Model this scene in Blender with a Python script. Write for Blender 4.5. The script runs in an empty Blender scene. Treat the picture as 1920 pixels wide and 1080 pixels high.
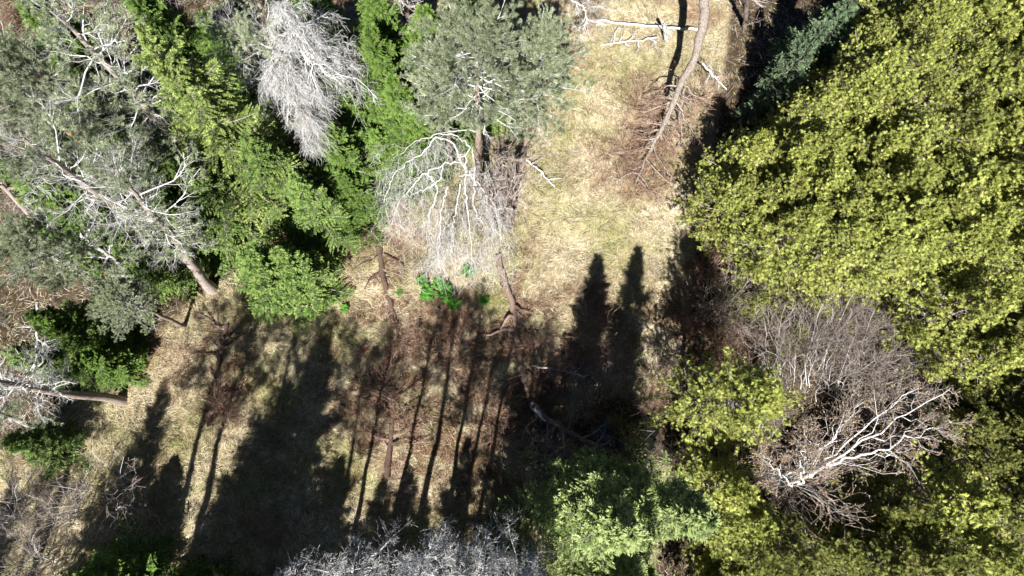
import bpy, math
import numpy as np
from mathutils import Matrix, Vector

S = bpy.context.scene
col = S.collection
rad = math.radians

# ------------------------------------------------------------------ camera, sky, sun, exposure
F = 1297.0            # focal length in pixels of a 1920-wide frame
H = 32.0              # height of the drone above the ground
NAD = (890.0, 850.0)  # where straight-down lies in the frame
d = np.array([(NAD[0]-960)/F, (540-NAD[1])/F, -1.0]); d /= np.linalg.norm(d)
Zw = -d
Xw = np.array([1.0, 0, 0]); Xw -= Xw.dot(d)*d; Xw /= np.linalg.norm(Xw)
Yw = np.cross(Zw, Xw)
R3 = np.array([Xw, Yw, Zw])        # camera space -> world
cam = bpy.data.cameras.new('camera'); co = bpy.data.objects.new('camera', cam); col.objects.link(co)
M4 = Matrix([list(R3[0])+[0], list(R3[1])+[0], list(R3[2])+[H], [0, 0, 0, 1]])
co.matrix_world = M4
cam.sensor_width = 36; cam.lens = F/1920*36; cam.clip_end = 2000; cam.clip_start = 0.5
S.camera = co

SUN_EL = rad(51.0)
SDIR = np.array([0.17, 0.985]); SDIR /= np.linalg.norm(SDIR)     # the way shadows fall on the ground
COT = 1/math.tan(SUN_EL)
w = bpy.data.worlds.new('World'); S.world = w; w.use_nodes = True
nt = w.node_tree; nt.nodes.clear()
sk = nt.nodes.new('ShaderNodeTexSky'); sk.sky_type = 'NISHITA'; sk.sun_disc = False
sk.sun_elevation = SUN_EL; sk.sun_rotation = math.atan2(-SDIR[0], -SDIR[1])
sk.altitude = 2500; sk.air_density = .45; sk.dust_density = .2
bg = nt.nodes.new('ShaderNodeBackground'); bg.inputs[1].default_value = 0.05
ow = nt.nodes.new('ShaderNodeOutputWorld')
nt.links.new(sk.outputs[0], bg.inputs[0]); nt.links.new(bg.outputs[0], ow.inputs[0])
sl = bpy.data.lights.new('sun', 'SUN'); sl.energy = 5.0; sl.angle = rad(0.5); sl.color = (1.0, 0.97, 0.92)
so = bpy.data.objects.new('sun', sl); col.objects.link(so)
sv = Vector((SDIR[0]*math.cos(SUN_EL), SDIR[1]*math.cos(SUN_EL), -math.sin(SUN_EL)))
so.rotation_euler = sv.to_track_quat('-Z', 'Y').to_euler()
so.location = (-8, -45, 60)
S.view_settings.view_transform = 'Standard'; S.view_settings.look = 'None'
S.view_settings.exposure = 1.45; S.view_settings.gamma = 1
S.render.engine = 'CYCLES'
try:
    S.cycles.max_bounces = 5; S.cycles.diffuse_bounces = 2; S.cycles.transmission_bounces = 2
    S.cycles.glossy_bounces = 1; S.cycles.caustics_reflective = False; S.cycles.caustics_refractive = False
except Exception: pass

def W(px, py, h=0.0):
    """world point at height h that lies under a pixel of the 1920x1080 frame"""
    v = R3 @ np.array([(px-960)/F, (540-py)/F, -1.0])
    t = (H-h)/(-v[2])
    return np.array([v[0]*t, v[1]*t, h])

# ------------------------------------------------------------------ numpy helpers
def unit(a): return a/np.maximum(np.linalg.norm(a, axis=-1, keepdims=True), 1e-9)

def vnoise(x, y, sc, seed=0):
    """smooth value noise 0..1"""
    x = np.asarray(x)/sc+1000.5; y = np.asarray(y)/sc+1000.5
    xi = np.floor(x).astype(np.int64); yi = np.floor(y).astype(np.int64)
    fx = x-xi; fy = y-yi; fx = fx*fx*(3-2*fx); fy = fy*fy*(3-2*fy)
    def hsh(i, j):
        n = (i*374761393+j*668265263+seed*982451653) & 0x7fffffff
        n = ((n ^ (n >> 13))*1274126177) & 0x7fffffff
        return ((n ^ (n >> 16)) & 0xffff)/65535.0
    a = hsh(xi, yi); b = hsh(xi+1, yi); c = hsh(xi, yi+1); e = hsh(xi+1, yi+1)
    return (a*(1-fx)+b*fx)*(1-fy)+(c*(1-fx)+e*fx)*fy

def ground_z(x, y):
    return 0.35*(vnoise(x, y, 6, 3)-.5)+0.16*(vnoise(x, y, 1.3, 5)-.5)+0.20*(vnoise(x, y, .5, 9)-.5)+0.13*(vnoise(x+.7*y, y-.2*x, .2, 10)-.5)

def forest(x, y):
    return ((x < -7-.25*(y-7)+1.2*vnoise(x, y, 2, 61)) & (y > 8.5+.9*(x+11)*(x < -11))) | (y > 24)

class MB:
    """collects quads, with one random number per face"""
    def __init__(self): self.v = []; self.f = []; self.r = []; self.n = 0
    def add(self, v, f, r):
        self.v.append(v.reshape(-1, 3)); self.f.append(f.reshape(-1, 4)+self.n)
        self.r.append(r.reshape(-1)); self.n += v.size//3
    def build(self, name, mat, parent=None, smooth=False):
        v = np.concatenate(self.v).astype(np.float32); f = np.concatenate(self.f).astype(np.int32)
        r = np.concatenate(self.r).astype(np.float32)
        me = bpy.data.meshes.new(name)
        me.vertices.add(len(v)); me.vertices.foreach_set('co', v.ravel())
        me.loops.add(f.size); me.loops.foreach_set('vertex_index', f.ravel())
        me.polygons.add(len(f)); me.polygons.foreach_set('loop_start', np.arange(0, f.size, 4, dtype=np.int32))
        me.update(calc_edges=True)
        a = me.attributes.new('rnd', 'FLOAT', 'FACE'); a.data.foreach_set('value', r)
        if smooth: me.polygons.foreach_set('use_smooth', np.ones(len(f), dtype=bool))
        me.materials.append(mat)
        o = bpy.data.objects.new(name, me); col.objects.link(o)
        if parent is not None: o.parent = parent
        return o

def interp(P, t):
    """P (n,m,3), t (n,c) -> points and tangents (n,c,3)"""
    n, m, _ = P.shape
    u = t*(m-1); i = np.clip(np.floor(u).astype(int), 0, m-2); f = (u-i)[..., None]
    idx = np.arange(n)[:, None]
    a = P[idx, i]; b = P[idx, i+1]
    return a*(1-f)+b*f, unit(b-a)

def tubes(mb, P, R, k=3, rng=None, taper=True):
    """P (n,m,3) centre lines, R (n,m) radii"""
    n, m, _ = P.shape
    T = np.empty_like(P); T[:, 1:-1] = P[:, 2:]-P[:, :-2]; T[:, 0] = P[:, 1]-P[:, 0]; T[:, -1] = P[:, -1]-P[:, -2]
    T = unit(T)
    mean = unit(P[:, -1]-P[:, 0]+1e-6)
    ref = np.where(np.abs(mean[:, 2:3]) > .8, np.array([[1., .1, 0]]), np.array([[.05, .1, 1.]]))[:, None, :]
    A = unit(np.cross(T, ref)); B = np.cross(T, A)
    th = np.arange(k)*2*math.pi/k
    V = P[:, :, None, :]+R[:, :, None, None]*(np.cos(th)[None, None, :, None]*A[:, :, None, :]+np.sin(th)[None, None, :, None]*B[:, :, None, :])
    base = (np.arange(n)*m*k)[:, None, None]+(np.arange(m-1)*k)[None, :, None]
    j = np.arange(k)[None, None, :]; j2 = (j+1) % k
    Fq = np.stack([base+j, base+j2, base+k+j2, base+k+j], -1)
    rr = (rng or np.random).random(n)
    mb.add(V, Fq, np.repeat(rr, (m-1)*k))

def spawn(P, R, rng, cnt, t0, t1, ang, lenf, m=4, droop=0.0, wob=.06, flat=False, rmax=.01, rk=.6, up=0.0):
    """children of the polylines P: cnt on each; ang=(lo,hi) degrees from the parent; lenf(t, parent length)"""
    n = len(P)
    t = t0+(t1-t0)*(np.arange(cnt)[None, :]+rng.random((n, cnt)))/cnt
    p0, T = interp(P, t)
    pl = np.linalg.norm(P[:, 1:]-P[:, :-1], axis=-1).sum(1)[:, None]
    L = lenf(t, pl)*(.75+.5*rng.random((n, cnt)))
    ref = np.where(np.abs(T[..., 2:3]) > .9, np.array([1., 0, 0]), np.array([0, 0, 1.]))
    A = unit(np.cross(T, ref)); B = np.cross(A, T)
    if flat: phi = (np.arange(cnt)[None, :] % 2)*math.pi+rng.normal(0, .22, (n, cnt))
    else: phi = rng.random((n, cnt))*2*math.pi
    a = np.radians(ang[0]+(ang[1]-ang[0])*rng.random((n, cnt)))[..., None]
    D = np.cos(a)*T+np.sin(a)*(np.cos(phi)[..., None]*A+np.sin(phi)[..., None]*B)
    D[..., 2] += up; D = unit(D)
    s = np.linspace(0, 1, m)[None, None, :, None]
    Lx = L[..., None, None]
    C = p0[:, :, None, :]+Lx*s*D[:, :, None, :]+np.array([0, 0, -1.])*(droop*Lx*s**2)
    wv = np.cumsum(rng.normal(0, wob, (n, cnt, m, 3)), axis=2); wv -= wv[:, :, :1]
    C = C+wv*Lx
    ri = np.take_along_axis(R, np.clip((t*(R.shape[1]-1)).astype(int), 0, R.shape[1]-1), 1)
    r0 = np.minimum(ri*rk, rmax)
    RR = r0[..., None]*(1-.75*np.linspace(0, 1, m))[None, None, :]
    return C.reshape(n*cnt, m, 3), RR.reshape(n*cnt, m)

def leaves(mb, p, D, Nn, L, wd, r, cup=0.0):
    """rhombic leaves: p base points, D directions, Nn rough normals"""
    D = unit(D); Sd = unit(np.cross(D, Nn))
    L = np.asarray(L)[..., None]; wd = np.asarray(wd)[..., None]
    mid = p+D*L*.45
    V = np.stack([p, mid+Sd*wd, p+D*L, mid-Sd*wd], -2)
    if cup: V[..., 2, 2] -= (cup*L[..., 0])
    n = V.size//12
    Fq = np.arange(n*4).reshape(n, 4)
    mb.add(V, Fq, np.broadcast_to(r, V.shape[:-2]))

def along(P, spacing, rng, start=0.1):
    """points every `spacing` m along polylines -> points, tangents, parameter, polyline index"""
    pl = np.linalg.norm(P[:, 1:]-P[:, :-1], axis=-1).sum(1)
    k = max(2, int(pl.max()/spacing)+1)
    t = (np.arange(k)[None, :]+rng.random((len(P), k))*.8)*spacing/np.maximum(pl, 1e-4)[:, None]+start*0
    msk = (t < 1) & (t > start)
    p, T = interp(P, np.clip(t, 0, .999))
    ii = np.broadcast_to(np.arange(len(P))[:, None], t.shape)
    return p[msk], T[msk], t[msk], ii[msk]

# ------------------------------------------------------------------ materials
def nodes(name):
    m = bpy.data.materials.new(name); m.use_nodes = True
    n = m.node_tree; n.nodes.clear()
    return m, n, n.nodes.new('ShaderNodeOutputMaterial')

def ramp(n, stops, fac):
    c = n.nodes.new('ShaderNodeValToRGB'); e = c.color_ramp.elements
    while len(e) < len(stops): e.new(.5)
    for q, (p, cc) in zip(e, stops): q.position = p; q.color = (*cc, 1)
    n.links.new(fac, c.inputs[0]); return c

def leaf_mat(name, stops, transl=.3, vary=.25, rough=None, big=1.5):
    m, n, out = nodes(name)
    at = n.nodes.new('ShaderNodeAttribute'); at.attribute_name = 'rnd'
    c = ramp(n, stops, at.outputs['Fac'])
    tc = n.nodes.new('ShaderNodeNewGeometry')
    nz = n.nodes.new('ShaderNodeTexNoise'); nz.inputs['Scale'].default_value = big; nz.inputs['Detail'].default_value = 2
    n.links.new(tc.outputs['Position'], nz.inputs['Vector'])
    oi = n.nodes.new('ShaderNodeObjectInfo')
    ad = n.nodes.new('ShaderNodeMath'); ad.operation = 'ADD'; n.links.new(nz.outputs[0], ad.inputs[0]); n.links.new(oi.outputs['Random'], ad.inputs[1])
    mr = n.nodes.new('ShaderNodeMapRange'); mr.inputs[1].default_value = .2; mr.inputs[2].default_value = 1.7
    mr.inputs[3].default_value = 1-vary; mr.inputs[4].default_value = 1+vary; n.links.new(ad.outputs[0], mr.inputs[0])
    hs = n.nodes.new('ShaderNodeHueSaturation'); n.links.new(c.outputs[0], hs.inputs['Color']); n.links.new(mr.outputs[0], hs.inputs['Value'])
    df = n.nodes.new('ShaderNodeBsdfDiffuse'); tr = n.nodes.new('ShaderNodeBsdfTranslucent')
    n.links.new(hs.outputs[0], df.inputs[0]); n.links.new(hs.outputs[0], tr.inputs[0])
    mx = n.nodes.new('ShaderNodeMixShader'); mx.inputs[0].default_value = transl
    n.links.new(df.outputs[0], mx.inputs[1]); n.links.new(tr.outputs[0], mx.inputs[2])
    n.links.new(mx.outputs[0], out.inputs[0])
    return m

def bark_mat(name, c1, c2, c3=None, sc=6, zs=.25, bump=.5):
    m, n, out = nodes(name)
    tc = n.nodes.new('ShaderNodeTexCoord'); mp = n.nodes.new('ShaderNodeMapping'); mp.inputs['Scale'].default_value = (sc, sc, sc*zs)
    n.links.new(tc.outputs['Object'], mp.inputs[0])
    nz = n.nodes.new('ShaderNodeTexNoise'); nz.inputs['Scale'].default_value = 2.5; nz.inputs['Detail'].default_value = 6; nz.inputs['Roughness'].default_value = .7
    n.links.new(mp.outputs[0], nz.inputs['Vector'])
    at = n.nodes.new('ShaderNodeAttribute'); at.attribute_name = 'rnd'
    mm = n.nodes.new('ShaderNodeMath'); mm.operation = 'MULTIPLY_ADD'; mm.inputs[1].default_value = .35; n.links.new(at.outputs['Fac'], mm.inputs[0])
    n.links.new(nz.outputs[0], mm.inputs[2])
    c = ramp(n, [(.42, c1), (.62, c2), (.85, c3 or c2)], mm.outputs[0])
    b = n.nodes.new('ShaderNodeBsdfPrincipled'); b.inputs['Roughness'].default_value = .9; b.inputs['Specular IOR Level'].default_value = .1
    n.links.new(c.outputs[0], b.inputs['Base Color'])
    if bump:
        bp = n.nodes.new('ShaderNodeBump'); bp.inputs['Strength'].default_value = bump; bp.inputs['Distance'].default_value = .04
        n.links.new(nz.outputs[0], bp.inputs['Height']); n.links.new(bp.outputs[0], b.inputs['Normal'])
    n.links.new(b.outputs[0], out.inputs[0])
    return m

M = {}
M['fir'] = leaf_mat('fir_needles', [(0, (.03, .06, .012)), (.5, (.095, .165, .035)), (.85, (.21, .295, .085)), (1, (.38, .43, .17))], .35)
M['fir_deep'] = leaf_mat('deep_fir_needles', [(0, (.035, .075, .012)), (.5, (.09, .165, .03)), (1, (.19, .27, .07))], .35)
M['spruce'] = leaf_mat('blue_spruce_needles', [(0, (.025, .05, .028)), (.5, (.08, .125, .065)), (1, (.20, .27, .155))], .25)
M['pale_spruce'] = leaf_mat('pale_spruce_needles', [(0, (.05, .085, .02)), (.5, (.17, .24, .07)), (1, (.42, .48, .21))], .3)
M['cedar'] = leaf_mat('cedar_sprays', [(0, (.055, .07, .015)), (.35, (.23, .25, .055)), (.75, (.41, .455, .125)), (1, (.55, .52, .21))], .35)
M['cedar_dull'] = leaf_mat('dull_cedar_sprays', [(0, (.07, .085, .02)), (.5, (.16, .18, .045)), (1, (.29, .27, .10))], .35)
M['pine'] = leaf_mat('pine_needles', [(0, (.08, .105, .055)), (.5, (.25, .29, .17)), (1, (.50, .53, .37))], .25, vary=.32, big=.9)
M['twigbuds'] = leaf_mat('birch_buds', [(0, (.22, .14, .08)), (.6, (.44, .33, .19)), (1, (.52, .46, .22))], .3)
M['sedge'] = leaf_mat('dead_sedge', [(0, (.045, .022, .014)), (.4, (.17, .095, .06)), (.8, (.33, .215, .15)), (1, (.52, .40, .31))], .15)
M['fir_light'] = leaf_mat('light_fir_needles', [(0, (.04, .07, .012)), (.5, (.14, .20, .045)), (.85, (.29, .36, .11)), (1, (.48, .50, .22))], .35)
M['hell'] = leaf_mat('fresh_leaves', [(0, (.05, .16, .02)), (1, (.14, .34, .06))], .35)
M['bark'] = bark_mat('grey_bark', (.07, .05, .04), (.20, .165, .14), (.34, .31, .28))
M['pinebark'] = bark_mat('pine_bark', (.10, .065, .05), (.24, .18, .145), (.36, .31, .28))
M['orange'] = bark_mat('torn_orange_wood', (.12, .05, .02), (.36, .15, .055), (.42, .27, .15))
M['dead'] = bark_mat('lichen_white_dead_wood', (.22, .21, .20), (.46, .45, .43), (.62, .61, .59), bump=.2)
M['deadtwig'] = bark_mat('lichen_grey_dead_twigs', (.16, .155, .15), (.44, .43, .42), (.68, .67, .65), bump=0)
M['birch'] = bark_mat('birch_bark', (.24, .22, .20), (.62, .60, .57), (.75, .74, .71), bump=.2)
M['greytwig'] = bark_mat('grey_twigs', (.075, .06, .052), (.23, .185, .16), (.50, .44, .40), bump=0)
M['pinktwig'] = bark_mat('pinkish_grey_twigs', (.08, .06, .055), (.22, .165, .15), (.50, .42, .38), bump=0)
M['redtwig'] = bark_mat('red_brown_twigs', (.07, .038, .026), (.23, .135, .095), (.47, .33, .25), bump=0)
M['log'] = bark_mat('rotting_log', (.035, .022, .016), (.12, .08, .06), (.27, .20, .165), sc=9, zs=1, bump=1)
M['blade'] = None

# grass: colour follows a patchy map of straw, green and red-brown sedge
def patch_col(n, lo):
    g = n.nodes.new('ShaderNodeNewGeometry')
    at = n.nodes.new('ShaderNodeAttribute'); at.attribute_name = 'rnd'
    def nz(s, dtl=3, off=0):
        mp = n.nodes.new('ShaderNodeMapping'); mp.inputs['Location'].default_value = (off, off*.7, 0); mp.inputs['Scale'].default_value = (1, 1, .01)
        n.links.new(g.outputs['Position'], mp.inputs[0])
        q = n.nodes.new('ShaderNodeTexNoise'); q.inputs['Scale'].default_value = s; q.inputs['Detail'].default_value = dtl
        n.links.new(mp.outputs[0], q.inputs['Vector']); return q
    straw = ramp(n, [(0, (.18, .14, .08)), (.35, (.44, .37, .24)), (.7, (.66, .585, .43)), (1, (.84, .78, .63))], at.outputs['Fac'])
    green = ramp(n, [(0, (.12, .14, .035)), (.5, (.34, .34, .13)), (1, (.62, .58, .34))], at.outputs['Fac'])
    redb = ramp(n, [(0, (.12, .065, .04)), (.5, (.30, .19, .13)), (1, (.50, .37, .27))], at.outputs['Fac'])
    a = nz(.35, 5, 3); ra = n.nodes.new('ShaderNodeMapRange'); ra.inputs[1].default_value = .42; ra.inputs[2].default_value = .68; n.links.new(a.outputs[0], ra.inputs[0])
    b = nz(.30, 5, 40); rb = n.nodes.new('ShaderNodeMapRange'); rb.inputs[1].default_value = .55; rb.inputs[2].default_value = .68; n.links.new(b.outputs[0], rb.inputs[0])
    m1 = n.nodes.new('ShaderNodeMix'); m1.data_type = 'RGBA'; n.links.new(ra.outputs[0], m1.inputs[0]); n.links.new(straw.outputs[0], m1.inputs[6]); n.links.new(green.outputs[0], m1.inputs[7])
    m2 = n.nodes.new('ShaderNodeMix'); m2.data_type = 'RGBA'; n.links.new(rb.outputs[0], m2.inputs[0]); n.links.new(m1.outputs[2], m2.inputs[6]); n.links.new(redb.outputs[0], m2.inputs[7])
    return m2.outputs[2], nz
m, n, out = nodes('dry_grass'); c, _ = patch_col(n, 0)
df = n.nodes.new('ShaderNodeBsdfDiffuse'); n.links.new(c, df.inputs[0]); tr = n.nodes.new('ShaderNodeBsdfTranslucent'); n.links.new(c, tr.inputs[0])
mx = n.nodes.new('ShaderNodeMixShader'); mx.inputs[0].default_value = .2; n.links.new(df.outputs[0], mx.inputs[1]); n.links.new(tr.outputs[0], mx.inputs[2])
n.links.new(mx.outputs[0], out.inputs[0]); M['blade'] = m

m, n, out = nodes('marsh_soil'); g = n.nodes.new('ShaderNodeNewGeometry')
q = n.nodes.new('ShaderNodeTexNoise'); q.inputs['Scale'].default_value = 2.2; q.inputs['Detail'].default_value = 8; q.inputs['Roughness'].default_value = .7
n.links.new(g.outputs['Position'], q.inputs['Vector'])
q2 = n.nodes.new('ShaderNodeTexNoise'); q2.inputs['Scale'].default_value = 30; q2.inputs['Detail'].default_value = 4; n.links.new(g.outputs['Position'], q2.inputs['Vector'])
ad = n.nodes.new('ShaderNodeMath'); ad.operation = 'MULTIPLY_ADD'; ad.inputs[1].default_value = .5; n.links.new(q2.outputs[0], ad.inputs[0]); n.links.new(q.outputs[0], ad.inputs[2])
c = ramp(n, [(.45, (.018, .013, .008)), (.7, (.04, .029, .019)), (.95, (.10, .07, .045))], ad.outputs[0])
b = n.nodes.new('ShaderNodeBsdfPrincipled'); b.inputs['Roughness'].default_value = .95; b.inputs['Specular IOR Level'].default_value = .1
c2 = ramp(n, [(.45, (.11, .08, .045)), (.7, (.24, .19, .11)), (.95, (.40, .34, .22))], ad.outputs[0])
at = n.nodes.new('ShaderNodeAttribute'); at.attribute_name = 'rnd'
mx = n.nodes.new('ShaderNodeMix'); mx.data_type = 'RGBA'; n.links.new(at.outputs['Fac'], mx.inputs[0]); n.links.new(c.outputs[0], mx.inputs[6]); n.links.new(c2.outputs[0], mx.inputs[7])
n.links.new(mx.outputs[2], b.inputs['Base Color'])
bp = n.nodes.new('ShaderNodeBump'); bp.inputs['Distance'].default_value = .08; n.links.new(ad.outputs[0], bp.inputs['Height']); n.links.new(bp.outputs[0], b.inputs['Normal'])
n.links.new(b.outputs[0], out.inputs[0]); M['soil'] = m

m, n, out = nodes('pool_water'); b = n.nodes.new('ShaderNodeBsdfPrincipled')
b.inputs['Base Color'].default_value = (.006, .007, .006, 1); b.inputs['Roughness'].default_value = .08
n.links.new(b.outputs[0], out.inputs[0]); M['water'] = m

# ------------------------------------------------------------------ tags and copies
def tag(o, label=None, cat=None, group=None, kind=None):
    if label: o['label'] = label
    if cat: o['category'] = cat
    if group: o['group'] = group
    if kind: o['kind'] = kind
    return o
def empty(name):
    o = bpy.data.objects.new(name, None); o.empty_display_size = .3; col.objects.link(o); return o
KIDS = {}
def reg(root, kids): KIDS[root.name] = kids; root['used'] = 0; return root
def put(root, base, label, cat, group=None, scale=1.0, rot=0.0, lean=(0, 0), zs=1.0, name=None):
    """the first call moves the thing itself; later calls copy it with its parts"""
    if root['used'] == 0: r = root; root['used'] = 1
    else:
        r = root.copy(); col.objects.link(r)
        for k in KIDS[root.name]:
            c = k.copy(); c.parent = r; col.objects.link(c)
    r.location = base; r.scale = (scale, scale, scale*zs); r.rotation_euler = (lean[0], lean[1], rot)
    for k in ('group',):
        if k in r: del r[k]
    if name: r.name = name
    tag(r, label, cat, group); return r

# ------------------------------------------------------------------ ground
xs = np.concatenate([np.linspace(-220, -26, 30)[:-1], np.linspace(-26, 30, 421), np.linspace(30, 220, 30)[1:]])
ys = np.concatenate([np.linspace(-220, -12, 30)[:-1], np.linspace(-12, 30, 316), np.linspace(30, 220, 30)[1:]])
X, Y = np.meshgrid(xs, ys); Z = ground_z(X, Y)
PW = W(1180, 812)
dd = np.hypot((X-PW[0])/2.2, (Y-PW[1])/1.3)
Z = Z-.55*np.clip(1.25-dd, 0, 1)
nx, ny = len(xs), len(ys)
V = np.stack([X, Y, Z], -1)
i = np.arange(ny-1)[:, None]*nx+np.arange(nx-1)[None, :]
xc = X[:-1, :-1]; yc = Y[:-1, :-1]
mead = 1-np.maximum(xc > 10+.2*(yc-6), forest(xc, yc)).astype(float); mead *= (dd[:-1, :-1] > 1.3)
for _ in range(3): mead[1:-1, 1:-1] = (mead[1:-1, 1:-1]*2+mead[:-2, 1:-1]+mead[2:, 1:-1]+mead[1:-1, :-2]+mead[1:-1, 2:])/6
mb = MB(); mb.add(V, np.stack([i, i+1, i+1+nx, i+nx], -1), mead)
g = mb.build('ground', M['soil'], smooth=True); tag(g, kind='structure')
# dark pool in the hollow
th = np.linspace(0, 2*math.pi, 49)[:-1]; rr = 1+.18*np.sin(3*th+1)+.1*np.sin(5*th)
ring = np.stack([PW[0]+2.3*rr*np.cos(th), PW[1]+1.35*rr*np.sin(th), 0*th-.30], -1)
inner = np.stack([PW[0]+.1*np.cos(th), PW[1]+.1*np.sin(th), 0*th-.30], -1)
k = np.arange(48); k2 = (k+1) % 48
mb = MB(); mb.add(np.concatenate([inner, ring]), np.stack([k, k+48, k2+48, k2], -1), np.zeros(48))
o = mb.build('pool_water', M['water']); tag(o, kind='structure')

# matted grass
def grass():
    rng = np.random.default_rng(11)
    N = 860000
    x = rng.uniform(-24, 19, N); y = rng.uniform(-7, 26, N)
    # clumps: blades gather on tussocks
    dens = .55+.45*(vnoise(x, y, .5, 21) > .3)
    # less grass under the right-hand thicket and the left forest
    fx = np.where(x > 10+.2*(y-6), .1, 1.0)*np.where(forest(x, y) > .5, .12, 1)
    dp = np.hypot((x-PW[0])/2.5, (y-PW[1])/1.5)
    keep = (rng.random(N) < dens*fx*np.clip((dp-.6)/1.8, .15, 1)) & (dp > 1)
    x = x[keep]; y = y[keep]; N = len(x)
    z = ground_z(x, y)+.01
    ang = 2*math.pi*(.7*vnoise(x, y, 6, 31)+.45*vnoise(x, y, 1.1, 33)+.30*vnoise(x, y, .22, 34))-1.0+rng.normal(0, .6, N)
    el = np.abs(rng.normal(0, .27, N))+.05
    D = np.stack([np.cos(ang)*np.cos(el), np.sin(ang)*np.cos(el), np.sin(el)], -1)
    L = rng.uniform(.12, .28, N)+.35*rng.random(N)**3; wd = rng.uniform(.004, .011, N)
    Sd = np.stack([-np.sin(ang), np.cos(ang), 0*ang], -1)+rng.normal(0, .4, (N, 3)); Sd = unit(Sd)
    p0 = np.stack([x, y, z], -1)
    mid = p0+D*(L*.5)[:, None]; tip = p0+D*L[:, None]*np.array([1, 1, .35])
    V = np.stack([p0, mid+Sd*wd[:, None], tip, mid-Sd*wd[:, None]], 1)
    r = np.clip(-.08+.4*vnoise(x, y, 1.6, 41)+.65*vnoise(x+.6*y, y, .15, 42)+rng.normal(0, .25, N), 0, 1)
    mb = MB(); mb.add(V, np.arange(4*N).reshape(N, 4), r)
    tag(mb.build('meadow_grass', M['blade']), 'matted straw coloured marsh grass lying flat over the clearing', 'grass', kind='stuff')
    # red brown sedge in its own patches
    for _ in range(1):
        N = 150000
        cs = np.array([[760, 660, 150, 90], [745, 790, 110, 170], [690, 760, 90, 120], [1000, 720, 110, 130], [1080, 660, 120, 80], [1190, 280, 90, 110], [1330, 560, 90, 120], [1260, 640, 120, 90], [410, 700, 90, 90], [900, 780, 120, 160], [1010, 880, 130, 120], [730, 480, 70, 120], [980, 560, 60, 100], [250, 640, 70, 60], [920, 640, 120, 60]], float)
        ci = rng.choice(len(cs), N, p=(cs[:, 2]*cs[:, 3])/(cs[:, 2]*cs[:, 3]).sum())
        q = rng.normal(0, .55, (N, 2)); pxx = cs[ci, 0]+q[:, 0]*cs[ci, 2]; pyy = cs[ci, 1]+q[:, 1]*cs[ci, 3]
        vv = np.stack([(pxx-960)/F, (540-pyy)/F, -np.ones(N)], -1) @ R3.T; tt = H/(-vv[:, 2]); x2 = vv[:, 0]*tt; y2 = vv[:, 1]*tt
        kp = vnoise(x2, y2, .7, 71)*.7+vnoise(x2, y2, 2.0, 72)*.5 > .55; x2 = x2[kp]; y2 = y2[kp]; N = len(x2)
        a2 = 2*math.pi*(.8*vnoise(x2, y2, 1.2, 73))+rng.normal(0, .6, N); e2 = np.abs(rng.normal(0, .3, N))+.08
        D2 = np.stack([np.cos(a2)*np.cos(e2), np.sin(a2)*np.cos(e2), np.sin(e2)], -1)
        mb = MB(); leaves(mb, np.stack([x2, y2, ground_z(x2, y2)+.035], -1), D2, np.array([0, 0, 1.])+rng.normal(0, .4, (N, 3)), rng.uniform(.12, .42, N), rng.uniform(.004, .010, N), np.clip(rng.normal(.45, .28, N), 0, 1))
        tag(mb.build('dead_sedge', M['sedge']), 'red brown dead sedge and bracken in patches on the clearing', 'dead sedge', kind='stuff')
    # fresh green shoots
    N = 60000
    x = rng.uniform(-16, 12, N); y = rng.uniform(-3, 24, N)
    keep = vnoise(x, y, 2.6, 51)*.6+vnoise(x, y, .4, 52)*.5 > .66
    x = x[keep]; y = y[keep]; N = len(x)
    ang = rng.uniform(0, 6.28, N); el = rng.uniform(.3, 1.2, N)
    D = np.stack([np.cos(ang)*np.cos(el), np.sin(ang)*np.cos(el), np.sin(el)], -1)
    mb = MB(); leaves(mb, np.stack([x, y, ground_z(x, y)+.06], -1), D, unit(rng.normal(0, 1, (N, 3))), rng.uniform(.08, .2, N), rng.uniform(.006, .013, N), rng.random(N))
    tag(mb.build('green_shoots', M['cedar_dull']), 'scattered fresh green shoots between the straw', 'shoots', kind='stuff')
    # sticks and debris
    N = 6500
    x = rng.uniform(-24, 24, N); y = rng.uniform(-8, 26, N); a = rng.uniform(0, 6.28, N); L = rng.uniform(.25, 1.3, N)
    s = np.linspace(0, 1, 4)
    P = np.stack([x[:, None]+np.cos(a)[:, None]*L[:, None]*s, y[:, None]+np.sin(a)[:, None]*L[:, None]*s, (ground_z(x, y)+.06)[:, None]+.12*rng.random((N, 1))*s], -1)
    P += np.cumsum(rng.normal(0, .035, P.shape), 1)*np.array([1, 1, .2])
    R = rng.uniform(.005, .014, N)[:, None]*np.linspace(1, .4, 4)
    mb = MB(); tubes(mb, P, R, 3, rng)
    tag(mb.build('fallen_twigs', M['greytwig']), 'loose fallen twigs strewn over the grass and forest floor', 'twigs', kind='stuff')
grass()

# ------------------------------------------------------------------ tree builders
def trunk_line(h, rng, m=12, wob=.02, r0=.16, r1=.02, curve=(0, 0)):
    s = np.linspace(0, 1, m)
    w_ = np.cumsum(rng.normal(0, wob*h/m, (m, 2)), 0); w_ -= w_[0]
    P = np.stack([w_[:, 0]+curve[0]*s**2*h, w_[:, 1]+curve[1]*s**2*h, s*h-.15*(s == 0)], -1)[None]
    R = (r0*(1-s)**.9+r1)[None]; R[0, 0] *= 1.25
    return P, R

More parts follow.
